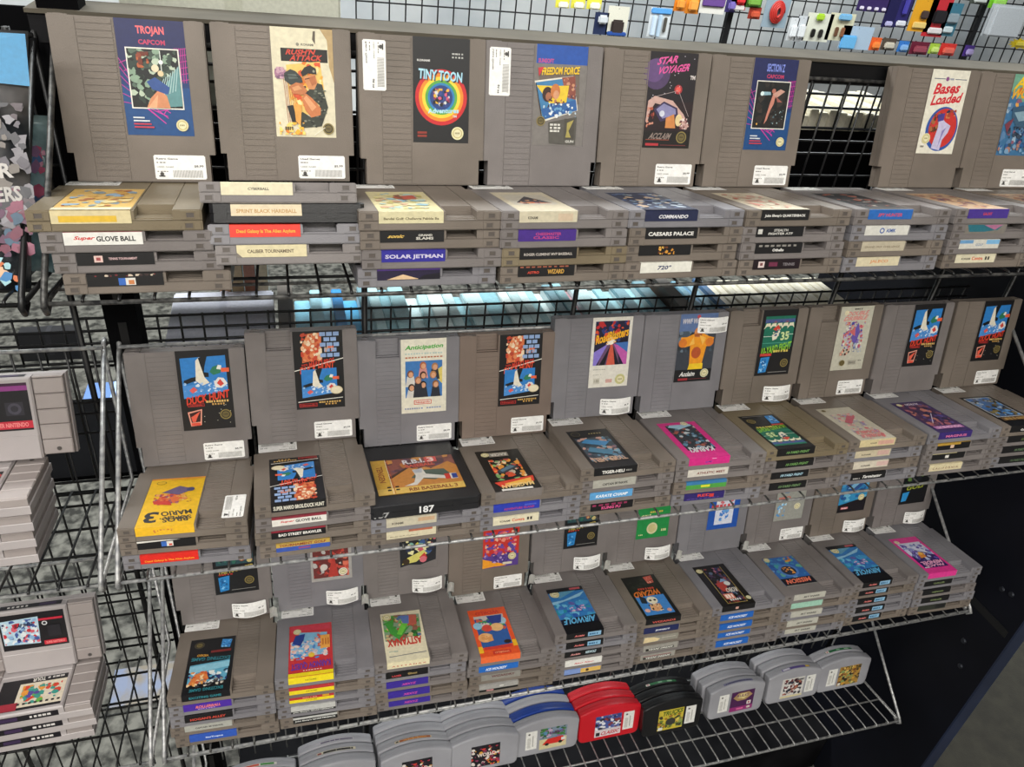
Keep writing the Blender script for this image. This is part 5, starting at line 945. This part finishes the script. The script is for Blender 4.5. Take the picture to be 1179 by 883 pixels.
bm = bmesh.new(); box(bm, 1083.2, -52, -334, 1085.4, 110, -320); link('seam_strip', bm, paint('#020203', .7), ep)
# low base deck under the run
bm = bmesh.new(); box(bm, -150, 120, -1000, 1080, 640, -880); bd = thing('base_deck', 'black low base under the bottom wire shelf', 'base'); link('deck', bm, noisy('matt_black_deck', '#08080a', '#141416', 12, .9, spec=.05), bd)

# ---------------------------------------------------------------- the other side of the run
OS = []
for zt, nm in ((134, 'lower'), (439, 'upper')):
    t = thing('black_wire_rack', 'black wire rack seen through the grid behind the %s gap' % ('cartridges in the' if nm == 'lower' else 'upper shelf'), 'wire rack')
    bm = bmesh.new()
    for i in range(56): tube(bm, [(-330 + i * 25.4, 284, zt - 62), (-330 + i * 25.4, 284, zt + 2)], 1.35, 6)
    for dz in (0, -17, -34, -60): tube(bm, [(-800, 284, zt - dz * -1), (1075, 284, zt - dz * -1)], 1.7, 7)
    link('lip_wires', bm, BLKW, t)
    bm = bmesh.new(); box(bm, -800, 286, zt - 242, 1075, 470, zt - 236); link('deck_sheet', bm, MATTB, t)
    bm = bmesh.new(); box(bm, -150, 286, zt - 236, 1075, 288, zt - 64); link('back_sheet', bm, MATTB, t)
def case(x, w, y0, dep, zt, col, label, grp, tilt=0, h=190, rough=.25, name='disc_case'):
    t = thing(name, label, 'disc case', T(x, y0, zt - h) @ Matrix.Rotation(tilt, 4, 'Y'), grp)
    bm = bmesh.new(); box(bm, 0, 0, 0, w, dep, h)
    bmesh.ops.bevel(bm, geom=bm.edges[:], offset=.0011, segments=2, affect='EDGES')
    link('case_shell', bm, paint(col, rough), t)
    bm = bmesh.new(); box(bm, -.25, 8, 6, w + .25, dep - 2, h - 5.5); link('paper_sleeve', bm, paint('#c4d4d8' if col != '#e6e0cc' else '#d8d0b8', .4), t)
R = random.Random(9)
x = 8.0; blues = ['#1f7fc8', '#59b4e0', '#a8dcec', '#2f90d4', '#8fd0e8']; lit_pales = ['#c8e6ea', '#a4d0d8', '#e0f0f0', '#8abcc8', '#d0e8ea', '#9ac8d2', '#b8dce2', '#c8989e', '#7aa0ac']  # pale tones: light reflected by the wraps is put into the colour
while x < 560:
    w = R.choice([15, 15, 15, 22, 28]); blue = x < 95
    cl = R.choice(blues if blue else lit_pales)
    case(x, w - .6, 292 + R.uniform(0, 5), 135, 84 + R.uniform(-14, 8), cl, 'bright blue disc case in row seen through the grid below second stack' if blue else 'pale cyan disc case in row seen through grid below middle of upper shelf', 'bright blue disc cases behind the grid' if blue else 'pale cyan disc cases behind the grid')
    x += w
x = 596
for cl in ('#5f8fa8', '#7aa8bc', '#4f7fa0', '#8fb0c0', '#4a6f98'):
    case(x, 13.4, 294 + R.uniform(0, 6), 135, 84 + R.uniform(-6, 4), cl, 'steel blue disc case in short row beside the white cases', 'steel blue disc cases behind the grid'); x += 14.2
x = 668
for i in range(16):
    case(x, 13.4, 292 + R.uniform(0, 4), 135, 86 + R.uniform(-3, 2), '#e6e0cc', 'white disc case in row seen through grid below the orange-lettered stack', 'white disc cases behind the lower gap'); x += 14
x = 596
for i in range(19):
    case(x, 13.4, 294 + R.uniform(0, 5), 135, 396 + R.uniform(-6, 4), '#e6e0cc', 'cream white disc case seen through gap between standing cartridges of upper shelf', 'white disc cases behind the upper gap'); x += 14.2
for x0, lb in ((-14, 'beside the bright blue cases'), (566, 'between pale cyan and steel blue cases')):
    bm = bmesh.new(); box(bm, x0, 290, -98, x0 + 20, 430, 104); box(bm, x0 + 4, 288, -98, x0 + 16, 292, 106)
    o = link('shelf_divider', bm, noisy('brown_steel_' + lb[:4], '#4a4038', '#5c5146', 12, .5), None); tag(o, 'brown upright shelf divider ' + lb, 'shelf divider')
def carton(name, x0, y0, z0, x1, y1, z1, col, label, cat, bev=.002, detail=None):
    t = thing(name, label, cat, T(x0, y0, z0)); bm = bmesh.new(); box(bm, 0, 0, 0, x1 - x0, y1 - y0, z1 - z0); bmesh.ops.bevel(bm, geom=bm.edges[:], offset=bev, segments=2, affect='EDGES'); link('box_body', bm, paint(col, .5), t)
    bm = bmesh.new(); box(bm, (x1 - x0) * .46, -.3, (z1 - z0) * .2, (x1 - x0) * .54, y1 - y0 + .3, z1 - z0 + .4); link('tape_strip', bm, paint(detail or '#b4b2ac', .3), t); return t
carton('carton', -150, 292, -98, -20, 428, 92, '#c4c6d4', 'pale lavender carton on rack behind first stack', 'carton', detail='#c0c2d2')
for i, cc in enumerate(('#c89a74', '#d8c09a', '#b87f68', '#e0d0b0')):
    case(-92 + i * 17, 15, 440, 26, 150 - (i % 2) * 6, cc, 'tan book-like case standing behind lavender carton', 'tan cases behind the carton', h=248 - (i % 2) * 6)

# ---------------------------------------------------------------- wrapped pack at upper left
pk = thing('wrapped_toy_pack', 'plastic wrapped pack with blue header and grey figures beyond the black post', 'toy pack', rowM(1) @ T(-440, 30, -6))
bm = bmesh.new(); nx, nz = 12, 10; grid = []
for i in range(nx + 1):
    col_ = []
    for k in range(nz + 1):
        u, v = i / nx, k / nz
        x_ = u * (266 - 22 * (1 - v)); z_ = v * 190
        yy = -14 * math.sin(math.pi * min(1, u * 1.0)) * math.sin(math.pi * v) + 40 * v + 2.4 * math.sin(7 * u + 5 * v)
        col_.append(bm.verts.new((x_ * MM, yy * MM, z_ * MM)))
    grid.append(col_)
for i in range(nx):
    for k in range(nz): bm.faces.new((grid[i][k], grid[i+1][k], grid[i+1][k+1], grid[i][k+1])).smooth = True
bmesh.ops.solidify(bm, geom=bm.faces[:], thickness=-.016)
link('wrapped_body', bm, noisy('printed_wrap', '#3b4046', '#8f8c8c', 16, .18, lo=.4, hi=.6), pk)
a = Art(); a.mp = lambda u, v, L: (u, -14 * math.sin(math.pi * min(1, u / 250)) * math.sin(math.pi * v / 168) + 40 * v / 168 - 12 - L, v)
a.poly([(150, 160), (264, 152), (265, 188), (150, 188)], '#2a84b4')
a.blobs(190, 50, 258, 140, ['#56525a', '#77747a', '#3a3a40', '#6f6862', '#4f444a', '#86848a'], 60, 10, 5); a.blobs(215, 30, 254, 80, ['#6e3448', '#86485e', '#5a3650', '#3f5a70'], 22, 8, 6)
a.text('SUPER', 206, 86, 246, 97, '#b8b4b0', 4); a.text('SMASHERS', 200, 69, 250, 80, '#b0aca8', 4); a.blobs(196, 4, 240, 30, ['#c86a3c', '#d8b090', '#3a7ab0', '#9ac4cc'], 16, 7, 8)
a.done('printed_front', pk)
bg_ = thing('wrapped_toy_pack', 'pale teal clear plastic bag beside first stack on upper shelf', 'toy pack', rowM(1) @ T(-222, 62, 0))
bm = bmesh.new(); grid = []
for i in range(9):
    col_ = []
    for k in range(13):
        u, v = i / 8, k / 12; col_.append(bm.verts.new(((u * 40 + 3 * math.sin(9 * v)) * MM, (52 * v + 9 * math.sin(math.pi * u) * math.sin(11 * v + 3 * u)) * MM, v * 120 * MM)))
    grid.append(col_)
for i in range(8):
    for k in range(12): bm.faces.new((grid[i][k], grid[i+1][k], grid[i+1][k+1], grid[i][k+1])).smooth = True
bmesh.ops.solidify(bm, geom=bm.faces[:], thickness=-.012)
link('clear_bag', bm, noisy('cloudy_plastic', '#54707a', '#b0ccd0', 40, .15), bg_)
a = Art(); a.mp = lambda u, v, L: (u, -8 + 52 * v / 120 - L, v); a.blobs(6, 50, 38, 116, ['#a84a68', '#3f5f8c', '#7a5a7c', '#c08aa0'], 16, 9, 4); a.done('contents', bg_)

# ---------------------------------------------------------------- room
def plane(name, pts, mat):
    bm = bmesh.new(); bm.faces.new([bm.verts.new([q * MM for q in p]) for p in pts]); return structure(link(name, bm, mat))
FLOOR = noisy('mottled_concrete', '#2b2b28', '#6a6963', 38, .7, .4, 90, 12, lo=.36, hi=.62, spec=.2)
plane('floor', [(-6000, -4000, -1000), (9000, -4000, -1000), (9000, 5200, -1000), (-6000, 5200, -1000)], FLOOR)
WALL = noisy('light_grey_wall', '#a9aeb2', '#c4c6c6', 3, .6)
bm = bmesh.new(); box(bm, -6000, 3400, -1000, 9000, 3460, 2000); structure(link('wall_back', bm, WALL))
bm = bmesh.new(); box(bm, -6000, -3000, -1000, 9000, -2950, 2000); structure(link('wall_front', bm, paint('#9a9890', .7)))
bm = bmesh.new(); box(bm, -6000, -4000, 2000, 9000, 5200, 2050); structure(link('ceiling', bm, paint('#c8c6c0', .7)))
bm = bmesh.new(); box(bm, 1130, -560, -999.5, 2900, 1600, -994)  # sheet over the floor, the shade there put into its dark olive
o = link('shaded_floor_sheet', bm, noisy('shaded_floor_olive', '#23211b', '#2d2b23', 30, .9, .6, 300), None); tag(o, 'floor beyond the end panel, a sheet coloured dark olive for its shade', 'mat')

# far grid wall with hanging packs
t = thing('wire_grid_panel', 'distant black wire grid hung with accessory packs above the ledge', 'wire grid')
bm = bmesh.new(); x = 374.0
while x < 5200: tube(bm, [(x, 3200, 30), (x, 3200, 1100)], 3.6, 5); x += 74
for k in range(14): tube(bm, [(374, 3196, 42 + k * 76), (5200, 3196, 42 + k * 76)], 3.6, 5)
for x in (2230, 3790): box(bm, x, 3190, 10, x + 30, 3215, 1100)
link('grid_wires', bm, BLKW, t)
# px rectangles measured on the photo were turned into places on that wall (mm)
def far_pack(x0, z0, x1, z1, col, label, parts=(), y=3150, cat='accessory pack', th=26, slant=0):
    t = thing('accessory_pack', label, cat, T(x0, y, z0)); w, h = x1 - x0, z1 - z0
    bm = bmesh.new(); vs = [(0, 0), (w, 0), (w + slant, h), (slant, h)]
    star = 'starburst' in label
    if star: vs = [(w / 2 + w * .5 * r_ * math.cos(math.pi * k / 11), h / 2 + h * .5 * r_ * math.sin(math.pi * k / 11)) for k in range(22) for r_ in ((1.0 if k % 2 == 0 else .68),)]
    lo = [bm.verts.new((x*MM, 0, z*MM)) for x, z in vs]; hi = [bm.verts.new((x*MM, 3*MM, z*MM)) for x, z in vs]
    bm.faces.new(lo); bm.faces.new(hi[::-1])
    nv = len(vs)
    for k in range(nv): bm.faces.new((lo[k], hi[k], hi[(k+1) % nv], lo[(k+1) % nv]))
    bmesh.ops.recalc_face_normals(bm, faces=bm.faces[:]); link('backing_card', bm, paint(col, .35), t)
    if 'coiled' in label:
        bm = bmesh.new(); tube(bm, [(w * (.5 + (.3 - .004 * k) * math.cos(k * .42)), -6 - k * .25, h * (.5 + (.38 - .004 * k) * math.sin(k * .42))) for k in range(60)], 6, 6); link('cable', bm, paint('#b8322c', .35), t); parts = ()
    for q in parts:
        u0, v0, u1, v1, cc, dep = q; bm = bmesh.new(); box(bm, u0*w + slant*v0, -dep, v0*h, u1*w + slant*v0, -.3, v1*h)
        bmesh.ops.bevel(bm, geom=bm.edges[:], offset=min(.008, (u1-u0)*w*MM*.2, (v1-v0)*h*MM*.2, dep*MM*.45), segments=2, affect='EDGES'); link('product', bm, paint(cc, .3), t)
    bm = bmesh.new(); tube(bm, [(w*.5 + slant, 0, h - 12), (w*.5 + slant, 46, h - 4)], 3, 6); link('peg_hook', bm, BLKW, t)
PACKS = [
(1291, 158, 1359, 213, '#d8cf4a', 'yellow and white pack, first of three at top of far grid', [(0.2, 0, 0.9, 0.5, '#e4e2d0', 14)], 3150),
(1368, 160, 1438, 219, '#d4cb48', 'yellow and white pack, second of three at top of far grid', [(0.2, 0, 0.9, 0.5, '#e4e2d0', 14)], 3150),
(1447, 162, 1521, 224, '#d8cf4a', 'yellow and white pack, third of three at top of far grid', [(0.2, 0, 0.9, 0.5, '#e4e2d0', 14)], 3150),
(1498, 54, 1569, 152, '#27304e', 'navy pack with white cable ends hanging just above ledge', [(0.2, 0.5, 0.9, 0.9, '#c8ccd0', 20)], 3150),
(1562, 55, 1671, 184, '#d8d4c4', 'cream pack with dark round hole and blue foot above ledge', [(0.2, 0.05, 0.8, 0.55, '#3a3230', 18), (0.05, 0, 0.95, 0.14, '#2f4f94', 20)], 3150),
(1783, 60, 1894, 191, '#d4d8da', 'white pack with light blue header and hanging stylus pens', [(0, 0.8, 1, 1, '#5a9cd8', 10), (0.1, 0.05, 0.3, 0.75, '#c8d8e8', 20), (0.4, 0.02, 0.55, 0.78, '#b8ccdc', 22), (0.7, 0.2, 0.82, 0.7, '#54504a', 14)], 3150),
(1901, 183, 1961, 262, '#e08024', 'pure orange pack, first of two at top of far grid', [(0.15, 0.15, 0.85, 0.7, '#e89a44', 20)], 3150),
(1963, 176, 2038, 267, '#e28a2c', 'pale orange pack, second of two at top of far grid', [(0.15, 0.15, 0.85, 0.7, '#eca04c', 20)], 3150),
(2033, 183, 2180, 275, '#dcd8d0', 'white pack with purple speckled picture at top of far grid', [(0.1, 0.35, 0.95, 1, '#6a4a8c', 10)], 3150),
(2182, 197, 2240, 267, '#443a72', 'violet bead-like pack beside white speckled one', [(0.15, 0.15, 0.85, 0.7, '#7a6ab0', 20)], 3150),
(2207, 208, 2294, 285, '#b8222c', 'red pack with white swoosh at top of far grid', [(0.1, 0, 0.9, 0.3, '#d8d0cc', 12), (0.3, 0.4, 0.8, 0.9, '#d83a3c', 24)], 3150),
(2283, 225, 2381, 290, '#4a7a34', 'leaf green pack at top of far grid', [(0.15, 0.15, 0.85, 0.7, '#7aa84a', 20)], 3150),
(2320, 174, 2389, 229, '#9a3a2c', 'small rust-red pack below leaf green one', [(0.15, 0.15, 0.85, 0.7, '#c85a40', 20)], 3150),
(2407, 142, 2548, 284, '#8fa0ac', 'clear blister pack holding coiled red cable', [(0.15, 0.12, 0.85, 0.9, '#b8322c', 26), (0.3, 0.25, 0.7, 0.75, '#d04a40', 34)], 3150),
(2575, 87, 2627, 196, '#d0d2d4', 'white slim pack, first in slim row above ledge', [(0.15, 0.15, 0.85, 0.7, '#e0e2e4', 20)], 3150),
(2621, 85, 2678, 207, '#c4c8cc', 'white slim pack, second in row above ledge', [(0.15, 0.15, 0.85, 0.7, '#dcdee0', 20)], 3150),
(2670, 91, 2827, 226, '#d8d8c8', 'cream pack with black pens and lime cap', [(0.3, 0.75, 0.6, 1, '#a8cc3a', 18), (0.25, 0.15, 0.4, 0.45, '#23221f', 16), (0.55, 0.15, 0.7, 0.45, '#2f2d2a', 16)], 3150),
(2805, 103, 2960, 234, '#d4d0b4', 'cream pack with brown pens and pale blue cap', [(0.3, 0.75, 0.8, 1, '#7ab0d4', 18), (0.3, 0.15, 0.42, 0.5, '#6a4a38', 16), (0.55, 0.15, 0.67, 0.5, '#8a5a40', 16)], 3150),
(2906, 66, 3101, 179, '#a8bcd0', 'clear pack with light blue sheet lying above ledge', [(0.0, 0.0, 0.5, 0.6, '#6ab0e0', 14)], 3150),
(3104, 68, 3170, 132, '#e0622a', 'bright orange ball-like pack just above ledge', [(0.15, 0.15, 0.85, 0.7, '#f08a44', 20)], 3150),
(3177, 73, 3267, 133, '#54483e', 'brown and white small pack just above ledge', [(0.15, 0.15, 0.85, 0.7, '#c8c0b0', 20)], 3150),
(3289, 69, 3357, 125, '#3a78c0', 'small blue pack just above ledge', [(0.15, 0.15, 0.85, 0.7, '#86b0dc', 20)], 3150),
(2946, 252, 3139, 332, '#352658', 'purple strip pack with row of white dots', [(0.08, 0.1, 0.2, 0.3, '#dcd4e4', 12), (0.32, 0.1, 0.44, 0.3, '#dcd4e4', 12), (0.56, 0.1, 0.68, 0.3, '#dcd4e4', 12), (0.8, 0.1, 0.92, 0.3, '#dcd4e4', 12)], 3150),
(3134, 185, 3210, 339, '#1f1c48', 'navy tall pack with white dots, darker of pair', [(0.2, 0.04, 0.8, 0.2, '#b8b4d8', 14)], 3150),
(3210, 189, 3287, 345, '#2a2560', 'indigo tall pack with white foot, lighter of pair', [(0.1, 0.04, 0.9, 0.22, '#d8d8e0', 14), (0.3, 0.4, 0.7, 0.9, '#4a44a0', 14)], 3150),
(3307, 176, 3453, 337, '#e0a024', 'tall amber pack with dark square window', [(0.35, 0.4, 0.7, 0.65, '#4a3a34', 14), (0.15, 0.1, 0.75, 0.3, '#e8c878', 10)], 3150),
(3412, 156, 3548, 351, '#c42c34', 'tall red pack with black middle', [(0.2, 0.35, 0.85, 0.68, '#232022', 18), (0.2, 0.08, 0.9, 0.24, '#e0d8d8', 12)], 3150),
(3520, 165, 3624, 329, '#3f7488', 'teal and grey pack beside the tall red one', [(0.2, 0.4, 0.9, 0.7, '#8f9ca4', 16), (0.2, 0.1, 0.8, 0.3, '#c8d4d8', 12)], 3150),
(3372, 62, 3493, 127, '#6a2034', 'maroon small pack just above ledge', [(0.15, 0.15, 0.85, 0.7, '#9a4a58', 20)], 3150),
(3500, 71, 3565, 124, '#a8c444', 'lime small pack just above ledge', [(0.15, 0.15, 0.85, 0.7, '#c8dc7a', 20)], 3150),
(3573, 67, 3679, 129, '#cc342c', 'small red pack just above ledge', [(0.15, 0.15, 0.85, 0.7, '#e06a5a', 20)], 3150),
(3742, 70, 3808, 128, '#4a2f80', 'small purple pack just above ledge', [(0.15, 0.15, 0.85, 0.7, '#b0a0d0', 20)], 3150),
(3651, 333, 3766, 386, '#4a4f48', 'grey-green pack partly cut at top of far grid', [(0.15, 0.15, 0.85, 0.7, '#c8ccc8', 20)], 3150),
(3784, 321, 3901, 395, '#78c02c', 'bright green pack at top of far grid', [(0.15, 0.15, 0.85, 0.7, '#a0d860', 20)], 3150),
(3743, 189, 3966, 349, '#b4b8bc', 'large pale grey box at top of far grid', [(0.02, 0.02, 0.98, 0.98, '#b8bcc0', 40)], 3080),
(4026, 126, 4212, 184, '#e8cc1c', 'yellow starburst card above ledge', [(0.3, 0.3, 0.7, 0.7, '#f4e050', 8)], 3150)]
for p in PACKS: far_pack(*p)
# white board leaning behind the ledge, upper left
carton('carton', -140, 300, 330, 72, 420, 540, '#c8cabc', 'large off-white carton behind the ledge above first stack', 'carton', detail='#c2c4b4')
# a box and a blue item on the floor seen through the left grid
carton('carton', -930, 2090, -1000, -740, 2150, -888, '#15151a', 'flat black box on floor seen through grid beside post', 'carton', detail='#232329')
carton('carton', -640, 1560, -1000, -470, 1720, -870, '#5f80bc', 'sky blue box on floor seen beside black post', 'carton', detail='#a4bce4')
bm = bmesh.new(); box(bm, -440, 575, -999.6, -310, 680, -998.6); o = link('poster_sheet', bm, noisy('pastel_print', '#6f675a', '#66718a', 20, .5, lo=.4, hi=.6), None); tag(o, 'pastel printed sheet lying on floor below the pale wide cartridges', 'poster')

# ---------------------------------------------------------------- light
def area(name, loc, sx, sy, e, col=(1, .97, .92), rot=(0, 0, 0)):
    l = bpy.data.lights.new(name, 'AREA'); l.shape = 'RECTANGLE'; l.size = sx; l.size_y = sy; l.energy = e; l.color = col
    o = bpy.data.objects.new(name, l); COL.objects.link(o); o.location = loc; o.rotation_euler = rot; return o
area('ceiling_light', (-1.0, -2.3, 1.95), 2.4, .6, 74)
area('ceiling_light', (1.2, -2.6, 1.95), 2.4, .6, 42)
area('ceiling_light', (-.9, -.7, 1.95), 1.6, .4, 22)
area('ceiling_light', (.2, 1.7, 1.9), 2.4, .6, 85, (.95, 1, 1))
area('ceiling_light', (2.6, 2.0, 1.9), 2.4, .6, 60, (.95, 1, 1))
area('ceiling_light', (-1.8, 1.8, 1.9), 2.4, .6, 40)
w = bpy.data.worlds.new('World'); SC.world = w; w.use_nodes = True
w.node_tree.nodes['Background'].inputs[0].default_value = (.8, .86, 1, 1); w.node_tree.nodes['Background'].inputs[1].default_value = .36

# ---------------------------------------------------------------- camera
cam = bpy.data.cameras.new('camera'); co = bpy.data.objects.new('camera', cam); COL.objects.link(co); SC.camera = co
co.location = (0, -.5914, .6024); co.rotation_euler = (0.992542510696345, -0.10085377867680287, -0.2693546165272525)
cam.sensor_fit = 'HORIZONTAL'; cam.sensor_width = 36; cam.lens = 872.9 / 1179 * 36; cam.clip_start = .02; cam.clip_end = 60
vs = SC.view_settings; vs.view_transform = 'Standard'; vs.look = 'None'; vs.gamma = 1; vs.use_curve_mapping = False; vs.exposure = .42
